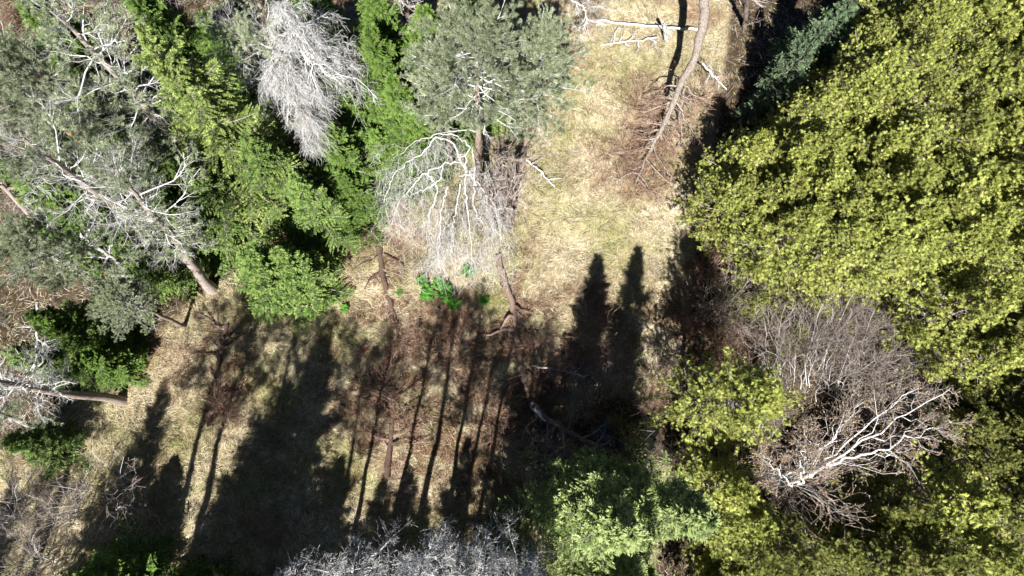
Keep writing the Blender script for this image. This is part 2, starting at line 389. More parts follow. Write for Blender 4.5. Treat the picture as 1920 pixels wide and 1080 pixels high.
def crown_branches(TP, h, rng, nb, z0, prof, elev, m=6, droop=.15, wob=.02, r=.022):
    t = z0+(1-z0)*(np.arange(nb)+rng.random(nb)*.7)/nb; t = np.minimum(t, .995)
    p0, _ = interp(TP, t[None]); p0 = p0[0]
    az = np.arange(nb)*2.39996+rng.normal(0, .3, nb)
    L = prof((t-z0)/(1-z0))*rng.uniform(.72, 1.12, nb)
    e = elev((t-z0)/(1-z0))+rng.normal(0, .08, nb)
    D = np.stack([np.cos(az)*np.cos(e), np.sin(az)*np.cos(e), np.sin(e)], -1)
    s = np.linspace(0, 1, m)[None, :, None]
    P = p0[:, None]+L[:, None, None]*(s*D[:, None]+np.array([0, 0, 1.])*droop*(-s+.0*s))
    P[..., 2] += (L[:, None]*droop*1.3*s[..., 0]**2)
    wv = np.cumsum(rng.normal(0, wob, P.shape), 1); wv -= wv[:, :1]
    P += wv*L[:, None, None]
    R = np.minimum(r, L*.014+.004)[:, None]*np.linspace(1, .25, m)[None]
    return P, R, t

def make_fir(name, h, r, seed, nb, mat, z0=.06, z0r=1.0, leaf=.11, tw=22, upturn=.9, power=.85, wl=.022, thin=0):
    rng = np.random.default_rng(seed)
    root = empty(name)
    TP, TR = trunk_line(h, rng, r0=.012*h, r1=.012)
    mb = MB(); tubes(mb, TP, TR, 8, rng); k1 = mb.build('trunk', M['bark'], root, True)
    prof = lambda u: r*((1-u)**power)*(.80+.20*np.sin(u*29+seed)*np.sin(u*71+2*seed))*rng.choice([.5, .85, 1.05, 1.28], len(u))+.10
    elev = lambda u: -.22+upturn*u
    BP, BR, _ = crown_branches(TP, h, rng, nb, z0, prof, elev)
    mb = MB(); tubes(mb, BP, BR, 4, rng)
    TW, TWR = spawn(BP, BR, rng, tw, .12, .97, (42, 62), lambda t, pl: pl*.40*(1-t)**.7+.07, m=3, flat=True, droop=.12, wob=.04, rmax=.008)
    tubes(mb, TW, TWR, 3, rng); k2 = mb.build('branches', M['bark'], root)
    mb = MB()
    for (Q, sp) in ((TW, leaf*.42), (BP, leaf*.5)):
        p, T, t, ii = along(Q, sp, rng, .05)
        n = len(p)
        up = np.array([0, 0, 1.])+rng.normal(0, .35, (n, 3))
        A = unit(np.cross(T, up))
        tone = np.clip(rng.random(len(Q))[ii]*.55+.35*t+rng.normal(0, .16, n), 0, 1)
        for sgn in (-1, 1):
            Dv = T+A*sgn*rng.uniform(.5, 1.0, (n, 1))+rng.normal(0, .12, (n, 3))
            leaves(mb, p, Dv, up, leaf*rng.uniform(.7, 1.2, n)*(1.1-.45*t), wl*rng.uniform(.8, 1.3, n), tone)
    # leader tips
    e = TW[:, -1]; T = unit(TW[:, -1]-TW[:, -2])
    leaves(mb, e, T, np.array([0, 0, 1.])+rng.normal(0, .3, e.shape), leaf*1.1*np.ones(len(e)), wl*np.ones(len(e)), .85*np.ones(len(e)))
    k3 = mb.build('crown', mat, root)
    root['h'] = h
    return reg(root, [k1, k2, k3])

def make_cedar(name, h, r, seed, nb, mat, fans=1.45, z0=.24, dead=.0, leaf=.12):
    rng = np.random.default_rng(seed); root = empty(name)
    TP, TR = trunk_line(h, rng, r0=.013*h, r1=.015)
    mb = MB(); tubes(mb, TP, TR, 8, rng); k1 = mb.build('trunk', M['bark'], root, True)
    prof = lambda u: r*(np.clip(1-u, 0, 1)**.45)*(.82+.18*np.sin(u*9+seed))+.2
    elev = lambda u: .05+1.0*u
    BP, BR, _ = crown_branches(TP, h, rng, nb, z0, prof, elev, droop=.25, wob=.03)
    TW, TWR = spawn(BP, BR, rng, 9, .3, 1.0, (20, 60), lambda t, pl: pl*.16+.22*(1.2-t)+.05, m=4, droop=-.15, wob=.05, rmax=.009, up=.15)
    mb = MB(); tubes(mb, BP, BR, 4, rng); tubes(mb, TW, TWR, 3, rng); k2 = mb.build('branches', M['greytwig'], root)
    # fans of flat scaly sprays
    mb = MB()
    p, T, t, ii = along(TW, .085/fans, rng, .25)
    n = len(p)
    fn = unit(rng.normal(0, .62, (n, 3))+np.array([0, -.25, .6])+.35*unit(p*np.array([1, 1, 0])))
    ax = unit(T+rng.normal(0, .45, (n, 3))+np.array([0, 0, .15])); ax = unit(ax-(ax*fn).sum(-1, keepdims=True)*fn); sd = np.cross(fn, ax)
    tone = np.clip(rng.random(len(TW))[ii]*.5+.35*rng.random(n)+.1*t-.05, 0, .9)
    for a in (-.8, -.45, -.18, .05, .3, .6):
        Dv = ax*math.cos(a)+sd*math.sin(a); L = leaf*(1.15-.45*abs(a))*rng.uniform(.6, 1.3, n)
        off = p+ax*(.02*rng.random((n, 1)))+Dv*.015
        leaves(mb, off, Dv, fn+rng.normal(0, .18, (n, 3)), L, L*rng.uniform(.07, .12, n), np.clip(tone+rng.normal(0, .12, n), 0, 1))
        tp = off+Dv*(L*.62)[:, None]
        for sgn in (-.6, .6):
            D2 = ax*math.cos(a+sgn)+sd*math.sin(a+sgn)
            leaves(mb, tp-Dv*(L*.25)[:, None], D2, fn+rng.normal(0, .3, (n, 3)), L*.4, L*.05, np.clip(tone+.1+rng.normal(0, .15, n), 0, 1))
    k3 = mb.build('crown', mat, root); root['h'] = h
    return reg(root, [k1, k2, k3])

def make_pine(name, h, r, seed, nb=38, z0=.5, needle=.10, mat='pine', sparse=1.0, curve=(0, 0), deadlow=14, r0=.17, dense=1.0, bark='pinebark'):
    rng = np.random.default_rng(seed); root = empty(name)
    TP, TR = trunk_line(h, rng, m=14, wob=.05, r0=r0, r1=.03, curve=curve)
    mb = MB(); tubes(mb, TP, TR, 10, rng); k1 = mb.build('trunk', M[bark], root, True)
    prof = lambda u: r*(np.sin(np.clip(u*.82+.18, 0, 1)*math.pi)**.6)*(.75+.25*np.sin(u*17+seed))+.3
    elev = lambda u: .0+.95*u
    BP, BR, _ = crown_branches(TP, h, rng, nb, z0, prof, elev, droop=.2, wob=.05, r=.045)
    BR = BR*.8
    S1, S1R = spawn(BP, BR, rng, 9, .3, .98, (25, 65), lambda t, pl: pl*.32*(1.25-t)+.15, m=5, droop=-.15, wob=.06, rmax=.016)
    S2, S2R = spawn(S1, S1R, rng, 5, .35, 1, (20, 60), lambda t, pl: .12+.25*pl, m=3, droop=-.2, wob=.06, rmax=.008)
    mb = MB(); tubes(mb, BP, BR, 5, rng); tubes(mb, S1, S1R, 3, rng); tubes(mb, S2, S2R, 3, rng)
    k2 = mb.build('branches', M['deadtwig'], root)
    mb = MB()
    p, T, t, ii = along(S2, .075/dense, rng, .35)
    if sparse < 1:
        ke = vnoise(p[:, 0]+seed, p[:, 1]+p[:, 2], .9, seed) < sparse; p, T, ii = p[ke], T[ke], ii[ke]
    n = len(p); K = 15
    sprd = unit(rng.normal(0, 1, (n, K, 3))); Dv = unit(T[:, None]*.85+sprd*.8)
    tone = np.clip(rng.random(len(S2))[ii][:, None]*.55+rng.random((n, K))*.45, 0, 1)
    leaves(mb, np.repeat(p[:, None], K, 1)+.01*sprd, Dv, np.cross(Dv, unit(rng.normal(0, 1, (n, K, 3)))), needle*rng.uniform(.7, 1.2, (n, K)), .0065*np.ones((n, K)), tone)
    k3 = mb.build('crown', M[mat], root)
    kids = [k1, k2, k3]
    if deadlow:
        t = rng.uniform(.42, z0+.1, deadlow); p0, _ = interp(TP, t[None]); az = rng.uniform(0, 6.28, deadlow)
        L = rng.uniform(.5, 1.9, deadlow)*r*.45
        s = np.linspace(0, 1, 6)[None, :, None]; e = rng.uniform(-.1, .3, deadlow)
        D = np.stack([np.cos(az)*np.cos(e), np.sin(az)*np.cos(e), np.sin(e)], -1)
        P = p0[0][:, None]+L[:, None, None]*s*D[:, None]; wv = np.cumsum(rng.normal(0, .05, P.shape), 1); P += (wv-wv[:, :1])*L[:, None, None]
        R = np.full((deadlow, 1), .022)*np.linspace(1, .3, 6)[None]
        A1, A1R = spawn(P, R, rng, 8, .25, 1, (30, 75), lambda t, pl: pl*.3*(1.2-t)+.1, m=5, droop=.1, wob=.08, rmax=.010)
        A2, A2R = spawn(A1, A1R, rng, 6, .2, 1, (30, 75), lambda t, pl: pl*.4+.05, m=3, droop=.1, wob=.1, rmax=.006)
        mb = MB(); tubes(mb, P, R, 5, rng); tubes(mb, A1, A1R, 3, rng); tubes(mb, A2, A2R, 3, rng)
        kids.append(mb.build('dead_limbs', M['dead'], root))
    root['h'] = h
    return reg(root, kids)

def make_dead(name, h, r, seed, nb=40, z0=.3, droop=.7, dens=1.0, r0=.14, elev0=.3, mat='deadtwig', trunkmat='dead', rt=.008, curve=(0, 0), thin=1.0, gap=None):
    """dead conifer with hanging lichen covered twigs"""
    rng = np.random.default_rng(seed); root = empty(name)
    TP, TR = trunk_line(h, rng, m=12, wob=.05, r0=r0, r1=.02, curve=curve)
    mb = MB(); tubes(mb, TP, TR, 8, rng); k1 = mb.build('trunk', M[trunkmat], root, True)
    prof = lambda u: r*((1-u)**.7)*(.7+.3*np.sin(u*19+seed))+.25
    BP, BR, _ = crown_branches(TP, h, rng, nb, z0, prof, lambda u: elev0+.35*u+0*u, m=8, droop=0, wob=.04, r=.035)
    s = np.linspace(0, 1, 8); L = np.linalg.norm(BP[:, -1]-BP[:, 0], axis=-1)
    BP[..., 2] -= droop*L[:, None]*s[None]**2
    c1 = int(12*dens)
    A1, A1R = spawn(BP, BR, rng, c1, .15, 1, (30, 70), lambda t, pl: pl*.36*(1.15-t)+.12, m=6, droop=droop*.8, wob=.06, rmax=.014)
    A2, A2R = spawn(A1, A1R, rng, int(7*dens), .1, 1, (25, 70), lambda t, pl: pl*.38+.05, m=4, droop=droop*.9, wob=.08, rmax=rt)
    A3, A3R = spawn(A2, A2R, rng, 3, .15, 1, (25, 70), lambda t, pl: pl*.45+.04, m=3, droop=droop*.6, wob=.12, rmax=rt*.75)
    mb = MB(); tubes(mb, BP, BR*1.1, 5, rng); k2 = mb.build('limbs', M[trunkmat], root)
    mb = MB(); tubes(mb, A1, A1R*thin, 3, rng); tubes(mb, A2, A2R*thin, 3, rng); tubes(mb, A3, np.maximum(A3R, .0045)*thin, 3, rng)
    k3 = mb.build('twigs', M[mat], root); root['h'] = h
    return reg(root, [k1, k2, k3])

def make_bush(name, h, r, seed, ns=14, mat='greytwig', lv=2, c1=9, c2=5, rs=.018, spread=(.35, 1.1), buds=None, wob=.05, rt=.007, leaf=.03, stemmat=None, t0=.25, lk=.38):
    """bare shrub of many stems"""
    rng = np.random.default_rng(seed); root = empty(name)
    az = rng.uniform(0, 6.28, ns); sp = rng.uniform(spread[0], spread[1], ns)*r
    hh = h*rng.uniform(.6, 1.05, ns); m = 8; s = np.linspace(0, 1, m)
    b0 = rng.normal(0, .18*r, (ns, 2))
    P = np.stack([b0[:, :1]+np.cos(az)[:, None]*sp[:, None]*s**1.4, b0[:, 1:]+np.sin(az)[:, None]*sp[:, None]*s**1.4, hh[:, None]*(1-(1-s)**1.25)-.1*(s == 0)], -1)
    wv = np.cumsum(rng.normal(0, wob, P.shape), 1); wv -= wv[:, :1]; P += wv*h*.35
    R = rs*rng.uniform(.6, 1.1, ns)[:, None]*np.linspace(1, .25, m)
    A1, A1R = spawn(P, R, rng, c1, t0, 1, (18, 55 if t0 > .5 else 45), lambda t, pl: pl*lk*(1.25-t)+.08+(.35 if t0 > .5 else 0), m=5, droop=-.1, wob=.06, rmax=rs*.6)
    A2, A2R = spawn(A1, A1R, rng, c2, .2, 1, (18, 50), lambda t, pl: pl*.42+.05, m=4, droop=-.08, wob=.08, rmax=rt)
    mb = MB(); tubes(mb, P, R, 5, rng); k1 = mb.build('stems', M[stemmat or mat], root)
    mb = MB(); tubes(mb, A1, A1R, 3, rng); tubes(mb, A2, np.maximum(A2R, .005), 3, rng)
    if lv > 2:
        A3, A3R = spawn(A2, A2R, rng, 4, .2, 1, (18, 50), lambda t, pl: pl*.45+.04, m=3, droop=0, wob=.08, rmax=rt*.7)
        tubes(mb, A3, np.maximum(A3R, .0028), 3, rng)
    k2 = mb.build('twigs', M[mat], root); kids = [k1, k2]
    if buds:
        p, T, t, ii = along(A2, .11, rng, .3); n = len(p)
        mb = MB(); Dv = unit(T+rng.normal(0, .7, (n, 3)))
        leaves(mb, p, Dv, unit(rng.normal(0, 1, (n, 3))), leaf*rng.uniform(.7, 1.4, n), leaf*.35*np.ones(n), rng.random(n))
        kids.append(mb.build('buds', M[buds], root))
    root['h'] = h
    return reg(root, kids)

def base_from(apex, h):
    """ground point of an upright thing h tall whose top is seen at the pixel apex"""
    p = W(apex[0], apex[1], h); return np.array([p[0], p[1], float(ground_z(p[0], p[1]))-.03])
def gpt(px, py):
    p = W(px, py, 0); return np.array([p[0], p[1], float(ground_z(p[0], p[1]))-.03])
def by_shadow(tip, h):
    p = W(tip[0], tip[1], 0)[:2]-SDIR*h*COT; return np.array([p[0], p[1], 0.])

R_ = np.random.default_rng(77)
def rz(): return float(R_.uniform(0, 6.28))

# ------------------------------------------------------------------ firs of the left wood
FA = make_fir('fir_tree', 14, 3.7, 1, 115, M['fir_light'], leaf=.10, wl=.018, tw=28, power=.9)
FB = make_fir('fir_tree', 9, 2.3, 2, 120, M['fir'], leaf=.095, wl=.018, tw=24)
FC = make_fir('fir_tree', 6, 1.9, 3, 110, M['fir'], leaf=.10)
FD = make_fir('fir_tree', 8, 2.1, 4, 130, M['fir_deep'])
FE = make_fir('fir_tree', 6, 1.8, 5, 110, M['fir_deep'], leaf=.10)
G1 = 'firs of the left wood'
put(FA, base_from((262, 50), 14)+np.array([0, 0, 0]), 'tallest bright green fir, its pointed top reaching to upper left', 'fir tree', G1)
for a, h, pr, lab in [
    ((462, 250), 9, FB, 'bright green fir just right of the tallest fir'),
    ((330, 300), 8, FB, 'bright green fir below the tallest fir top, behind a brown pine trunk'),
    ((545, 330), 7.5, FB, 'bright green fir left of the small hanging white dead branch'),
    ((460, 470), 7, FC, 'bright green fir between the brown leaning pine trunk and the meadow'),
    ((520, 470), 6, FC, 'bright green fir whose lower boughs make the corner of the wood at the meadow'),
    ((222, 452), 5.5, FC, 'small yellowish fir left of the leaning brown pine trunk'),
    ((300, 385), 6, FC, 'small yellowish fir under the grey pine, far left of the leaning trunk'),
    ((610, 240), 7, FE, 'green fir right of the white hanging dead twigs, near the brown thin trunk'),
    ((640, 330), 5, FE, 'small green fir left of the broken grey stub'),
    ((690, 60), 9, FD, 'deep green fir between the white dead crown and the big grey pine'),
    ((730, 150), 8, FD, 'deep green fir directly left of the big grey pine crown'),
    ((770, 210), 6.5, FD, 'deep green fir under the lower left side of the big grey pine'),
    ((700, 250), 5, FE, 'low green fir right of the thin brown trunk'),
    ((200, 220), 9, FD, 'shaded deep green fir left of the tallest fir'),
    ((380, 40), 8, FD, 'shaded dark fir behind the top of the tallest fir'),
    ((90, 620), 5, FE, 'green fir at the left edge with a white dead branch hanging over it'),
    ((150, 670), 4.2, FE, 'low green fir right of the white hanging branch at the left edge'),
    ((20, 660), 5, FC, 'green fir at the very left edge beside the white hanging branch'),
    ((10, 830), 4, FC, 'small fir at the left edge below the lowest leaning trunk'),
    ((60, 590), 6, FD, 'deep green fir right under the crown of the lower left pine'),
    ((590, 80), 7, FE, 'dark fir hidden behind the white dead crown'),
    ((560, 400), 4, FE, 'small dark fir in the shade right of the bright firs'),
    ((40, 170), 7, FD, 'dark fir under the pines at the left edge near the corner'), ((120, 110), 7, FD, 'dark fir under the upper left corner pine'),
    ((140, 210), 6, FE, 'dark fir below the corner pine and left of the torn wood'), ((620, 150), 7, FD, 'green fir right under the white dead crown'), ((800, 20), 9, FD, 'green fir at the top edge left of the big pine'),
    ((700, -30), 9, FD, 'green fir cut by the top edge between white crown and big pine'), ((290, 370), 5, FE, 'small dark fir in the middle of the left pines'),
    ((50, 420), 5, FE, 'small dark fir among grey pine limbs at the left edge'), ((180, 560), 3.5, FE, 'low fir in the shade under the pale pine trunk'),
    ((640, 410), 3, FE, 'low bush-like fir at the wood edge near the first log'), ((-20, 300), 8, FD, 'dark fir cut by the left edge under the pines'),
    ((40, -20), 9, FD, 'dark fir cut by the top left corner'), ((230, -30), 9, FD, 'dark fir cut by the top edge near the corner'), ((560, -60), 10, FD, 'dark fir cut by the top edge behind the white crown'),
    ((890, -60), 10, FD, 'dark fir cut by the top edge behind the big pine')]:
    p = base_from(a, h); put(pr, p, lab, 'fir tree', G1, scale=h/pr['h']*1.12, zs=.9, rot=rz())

# ------------------------------------------------------------------ pines
PA = make_pine('pine_tree', 13, 2.6, 21, nb=50, z0=.64, dense=1.6, deadlow=7)
PB = make_pine('pine_tree', 12, 2.3, 22, nb=34, z0=.55, sparse=.5, deadlow=22, r0=.23)
PC = make_pine('pine_tree', 11, 2.2, 23, nb=34, z0=.55, sparse=.52, deadlow=18, r0=.17)
G2 = 'grey green pines'
put(PA, base_from((905, 60), 13), 'big dense grey green pine crown left of the open meadow', 'pine tree', G2, rot=1)
put(PA, base_from((1015, 60), 11.5), 'grey green pine on the right side of the big pine crown, beside the meadow', 'pine tree', G2, rot=3, scale=.86)
put(PA, base_from((825, 100), 10), 'smaller grey green pine filling the left side of the big pine crown', 'pine tree', G2, rot=4.4, scale=.74)
for a, h, pr, s, lab in [
    ((70, 490), 11, PA, .62, 'grey pine with pale knotted trunk above the white hanging branch'),
    ((-120, 700), 11, PC, 1, 'pine cut by the left edge, only its low leaning trunk in view'),
    ((45, 110), 13, PA, .78, 'pale grey green pine in the upper left corner'),
    ((0, 250), 13, PB, .95, 'pale pine at the left edge under the corner pine'),
    ((120, 20), 14, PB, 1, 'open grey pine at the top edge right of the corner pine'),
    ((370, -60), 13, PB, .8, 'thin grey pine at the top edge above the tallest fir'),
    ((-60, 60), 13, PA, .9, 'pine cut by the left edge near the upper corner'),
    ((-70, 400), 12, PA, .75, 'sparse pine cut by the left edge above the pale trunk pine'),
    ((75, 235), 12, PB, .7, 'half dead pine beside the torn orange wood at the left'),
    ((430, -50), 13, PB, .8, 'sparse pine at the top edge left of the white dead crown')]:
    put(pr, base_from(a, h), lab, 'pine tree', G2, rot=rz(), scale=h/pr['h']*s)

pt = gpt(398, 542); dv = Vector(W(205, 305, 11.5)-pt)
lp = put(PB, pt, 'thin grey pine whose brown trunk slants to the meadow corner', 'pine tree', G2, scale=dv.length/12)
lp.rotation_euler = Vector((0, 0, 1)).rotation_difference(dv.normalized()).to_euler()
# ------------------------------------------------------------------ white dead trees
DA = make_dead('dead_tree', 12, 2.9, 31, nb=46, z0=.6, droop=.7, dens=.85, r0=.11, elev0=.45)
put(DA, base_from((512, 0), 12), 'large white lichen covered dead tree with hanging twigs at the top edge', 'dead tree', 'white dead trees')
DB = make_dead('dead_tree', 10, 1.0, 32, nb=12, z0=.86, droop=1.3, dens=1.0, r0=.05, trunkmat='bark')
put(DB, base_from((522, 105), 10), 'small white dead treetop hanging just below the large white crown', 'dead tree', 'white dead trees', scale=1.0)
put(DB, base_from((562, 205), 8.5), 'smallest white dead top with drooping twigs among the green firs', 'dead tree', 'white dead trees', scale=.85, rot=2)

# ------------------------------------------------------------------ cedars of the right thicket
CA = make_cedar('cedar_tree', 8, 2.1, 41, 120, M['cedar'])
CB = make_cedar('cedar_tree', 7, 1.9, 42, 110, M['cedar'])
CC = make_cedar('cedar_tree', 5, 1.7, 43, 90, M['cedar'])
CC2 = make_cedar('cedar_tree', 7.5, 1.8, 45, 105, M['cedar'], leaf=.105)
CL = make_cedar('cedar_tree', 10.5, 2.3, 46, 190, M['cedar'], leaf=.115, z0=.3)
CD = make_cedar('cedar_tree', 7, 1.9, 44, 100, M['cedar_dull'])
G3 = 'cedars of the right thicket'
ORD = ['first', 'second', 'third', 'fourth', 'fifth', 'sixth', 'seventh', 'eighth', 'ninth', 'tenth', 'eleventh', 'twelfth', 'thirteenth', 'fourteenth', 'fifteenth', 'sixteenth', 'seventeenth']
def cedar(a, h, lab, pr=None, s=1.0):
    pr = pr or [CA, CB, CC2][int(R_.integers(0, 3))]
    put(pr, base_from(a, h), lab, 'cedar tree', G3, scale=h/pr['h']*s, rot=rz())
edge = {(1505, 335): 'cedar at the left corner of the thicket, where it meets the meadow',
        (1535, 400): 'cedar at the lower left of the thicket above the purple bare brush',
        (1530, 262): 'cedar on the left edge of the thicket beside the long dark shadow',
        (1560, 175): 'cedar on the upper left edge of the thicket below the spruce tips',
        (1630, 132): 'cedar just below the blue green spruce at the upper thicket edge',
        (1660, 60): 'cedar at the top edge right of the blue green spruces',
        (1900, 40): 'cedar in the upper right corner of the photo'}
for a, l in edge.items(): cedar(a, 8.2, 'yellow green '+l, s=.95)
cedar((1446, 300), 9, 'narrow yellow green cedar standing furthest out into the meadow', CB, .72)
cedar((1485, 205), 9.5, 'narrow yellow green cedar above the outermost one, against the long shadow', CB, .72)
RN = ['topmost', 'second', 'third', 'fourth', 'fifth', 'lowest']
RN = ['topmost', 'second', 'third', 'fourth', 'fifth', 'sixth', 'lowest']
for q, (y0, xlist) in enumerate([(20, [1740, 1810, 1990]), (95, [1680, 1755, 1830, 1905, 1980]), (170, [1630, 1705, 1780, 1855, 1930, 2010]), (245, [1590, 1665, 1740, 1815, 1890, 1965, 2040]),
                  (320, [1560, 1635, 1710, 1785, 1860, 1935, 2010]), (390, [1590, 1660, 1735, 1810, 1885, 1960]), (455, [1590, 1660, 1735, 1810, 1880, 1950])]):
    for k, x0 in enumerate(xlist):
        cedar((x0+R_.uniform(-22, 22), y0+R_.uniform(-22, 22)), R_.uniform(7.6, 8.8), 'yellow green cedar inside the right thicket, %s from the left in its %s row' % (ORD[k], RN[q]))
for k, a in enumerate([(1780, -70), (1900, -80), (1860, -10), (1965, -20), (2060, 20), (2140, 200), (2120, 420), (2090, 560)]):
    cedar(a, 8.5, 'cedar just outside the photo, '+ORD[k]+' behind the upper right thicket edge')
for a, h, lab, pr in [
    ((1443, 734), 10.5, 'lone round cedar standing apart below the purple brush, left of the white birch', CL),
    ((1880, 560), 8, 'cedar at the right edge above the dull twiggy cedars', CB), ((1900, 660), 7, 'darker cedar at the right edge beside the bare brush', CB),
    ((1850, 800), 6, 'dull brownish cedar at the right edge', CD),
    ((1390, 925), 7, 'cedar between the pale spruce and the foot of the birch', CB), ((1430, 990), 7, 'cedar right of the pale spruce at the bottom', CA),
    ((1500, 1060), 8, 'cedar at the bottom edge under the birch', CD), ((1600, 1040), 6, 'dark cedar at the bottom edge right of the birch foot', CD),
    ((1730, 960), 7, 'cedar below the right side of the birch', CD), ((1860, 950), 8, 'bright cedar near the lower right corner', CB),
    ((1790, 1060), 8, 'cedar at the bottom edge near the lower right corner', CD), ((1910, 1060), 8, 'cedar in the lower right corner of the photo', CB),
    ((1690, 1070), 7, 'cedar cut by the bottom edge between the birch and the corner', CD), ((2050, 620), 8, 'dull cedar outside the right edge at mid height', CD), ((2040, 790), 8, 'dull cedar outside the right edge by the birch tips', CD), ((2040, 960), 8, 'dull cedar outside the lower right corner', CD), ((1960, 780), 6, 'dull cedar at the right edge beyond the birch tips', CD), ((1940, 620), 7, 'dull cedar at the right edge at mid height', CD),
    ((1980, 700), 7, 'dull cedar just beyond the right edge', CD), ((1990, 880), 7, 'dull cedar beyond the right edge above the corner', CD), ((1890, 860), 6, 'dull cedar above the bright one near the lower right corner', CD),
    ((1430, 560), 3, 'small cedar bush in the purple brush under the thicket', CC), ((1500, 620), 3, 'small cedar bush among bare stems right of the purple brush', CC)]:
    put(pr, base_from(a, h), ('yellow green ' if pr is not CD else '')+lab, 'cedar tree', 'cedars of the lower right', scale=h/pr['h'], rot=rz())

# ------------------------------------------------------------------ spruces
SA = make_fir('spruce_tree', 14, 2.8, 51, 165, M['pale_spruce'], leaf=.12, tw=24, wl=.02, upturn=.8, power=.72)
put(SA, base_from((1190, 1005), 14), 'pale green spruce at the bottom edge with spiky pointed boughs', 'spruce tree', 'spruces')
put(SA, by_shadow((1197, 466), 14.2), 'pale green spruce right of the spiky one, half hidden, nearer the yellow cedars', 'spruce tree', 'spruces', rot=2, scale=.85, zs=1.2)
put(SA, base_from((1200, 1115), 9), 'low pale green spruce cut by the bottom edge below the spiky one', 'spruce tree', 'spruces', rot=4, scale=.8, zs=.8)
SB = make_fir('spruce_tree', 5, 1.5, 52, 80, M['spruce'], leaf=.11, wl=.020)
put(SB, base_from((1550, 45), 8), 'blue green spruce at the upper left rim of the cedar thicket', 'spruce tree', 'spruces', scale=.9, zs=1.75)
put(SB, base_from((1610, -15), 7.5), 'blue green spruce cut by the top edge above the cedars', 'spruce tree', 'spruces', rot=1, scale=1.4)
put(SB, base_from((1470, 200), 5), 'small blue green spruce among the cedars, below the rim spruce', 'spruce tree', 'spruces', rot=4, scale=.6)
put(SB, base_from((1412, 255), 4.5), 'small blue green spruce between the long shadow and the cedars', 'spruce tree', 'spruces', rot=2, scale=.7)
put(FD, gpt(1190, 1085), 'low green fir at the bottom edge filling the gap under the pale spruces', 'fir tree', G1, scale=.5)
put(FD, gpt(1110, 1100), 'low green fir at the bottom edge under the left side of the spiky spruce', 'fir tree', G1, scale=.45, rot=2)
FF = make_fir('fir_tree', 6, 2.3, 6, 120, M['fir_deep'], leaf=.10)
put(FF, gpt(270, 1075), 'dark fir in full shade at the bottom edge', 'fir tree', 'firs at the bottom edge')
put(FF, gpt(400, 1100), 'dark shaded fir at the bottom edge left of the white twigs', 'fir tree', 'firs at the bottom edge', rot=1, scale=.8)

# trees below the frame whose shadows lie across the clearing
SH = 'trees below the photo that shade the clearing'
for tip, h, pr, s, lab in [
    ((312, 712), 15, FA, .8, 'narrow fir below the photo, its pointed shadow lies left of the trunk shadows'),
    ((610, 630), 17, FA, 1.15, 'broad fir below the photo, its shadow is the widest on the clearing'),
    ((545, 720), 15, FA, 1.1, 'fir below the photo, left half of the widest shadow'),
    ((500, 800), 14, FA, 1.1, 'fir below the photo, lower left part of the widest shadow'),
    ((430, 900), 13, FA, 1.0, 'fir below the photo shading the foot of the trunk shadows'),
    ((640, 860), 14, FA, 1.1, 'fir below the photo shading the ground above the white twigs'),
    ((720, 900), 13, FA, 1.0, 'fir below the photo, shade left of the lower middle'),
    ((880, 820), 14, FA, .9, 'fir below the photo shading the ground right of the centre'),
    ((800, 940), 12, FA, .9, 'fir below the photo, shade in the lower middle'),
    ((960, 880), 13, FA, 1.0, 'fir below the photo, shade left of the pale spruce'),
    ((770, 880), 13, FA, 1.0, 'fir below the photo, shade at the foot of the shaded rotting trunk'),
    ((570, 880), 13, FA, 1.2, 'fir below the photo, darkest foot of the widest shadow'),
    ((1160, 560), 16, FA, .55, 'narrow fir below the photo, shade between the twin shadow tips'),
    ((240, 850), 13, FA, .9, 'fir below the photo shading the sprawling leafless shrub'),
    ((30, 900), 12, FA, .9, 'fir below the photo shading the lower left corner')]:
    if False: b = by_shadow(tip, h)
    else: b = by_shadow(tip, h)
    if tip[0] == 1195: b = b
    put(pr, b, lab, 'fir tree', SH, rot=rz(), scale=h/pr['h']*s, zs=1/s)
put(FA, by_shadow((1040, 640), 13), 'fir below the photo, shade over the grass left of the pale spruce', 'fir tree', SH, rot=rz(), scale=.7, zs=1.3)
put(FA, by_shadow((980, 715), 13), 'fir below the photo, shade left of the dark hollow', 'fir tree', SH, rot=rz(), scale=.85, zs=1.1)
PD = make_pine('pine_tree', 17, 2.0, 24, nb=28, z0=.7, sparse=.8, deadlow=10, r0=.17)
for tip, h, lab in [((440, 575), 17, 'tall thin pine below the photo casting the darkest double trunk shadow'),
                    ((480, 590), 17, 'second tall pine below the photo beside the darkest trunk shadow'),
                    ((560, 600), 17, 'tall thin pine below the photo left of the widest fir shadow'),
                    ((195, 640), 17, 'tall pine below the photo, its trunk shadow lies near the left edge'),
                    ((870, 560), 17, 'tall pine below the photo, its straight shadow ends by the green leafy plants'),
                    ((925, 650), 16, 'tall pine below the photo, shadow right of the straight central one'),
                    ((1010, 630), 16, 'tall pine below the photo, shadow crossing the rotten log'),
                    ((90, 900), 14, 'tall pine below the photo shading the lower left corner'),
                    ((700, 660), 17, 'tall pine below the photo shading the shaded rotting trunk'), ((630, 610), 17, 'tall pine below the photo, right of the widest fir shadow')]:
    put(PD, by_shadow(tip, h), lab, 'pine tree', SH, rot=rz(), scale=h/17)

# ------------------------------------------------------------------ logs, snags and the broken white tree
def line(pts, m, rng, wob=.0):
    """smooth polyline through world points"""
    P = np.array(pts, float); s = np.r_[0, np.cumsum(np.linalg.norm(P[1:]-P[:-1], axis=1))]; u = np.linspace(0, s[-1], m)
    Q = np.stack([np.interp(u, s, P[:, k]) for k in range(3)], -1)
    for _ in range(2): Q[1:-1] = (Q[:-2]+2*Q[1:-1]+Q[2:])/4
    Q[1:-1] += rng.normal(0, wob, (m-2, 3)); return Q[None]
def px(l): return [W(*q) for q in l]

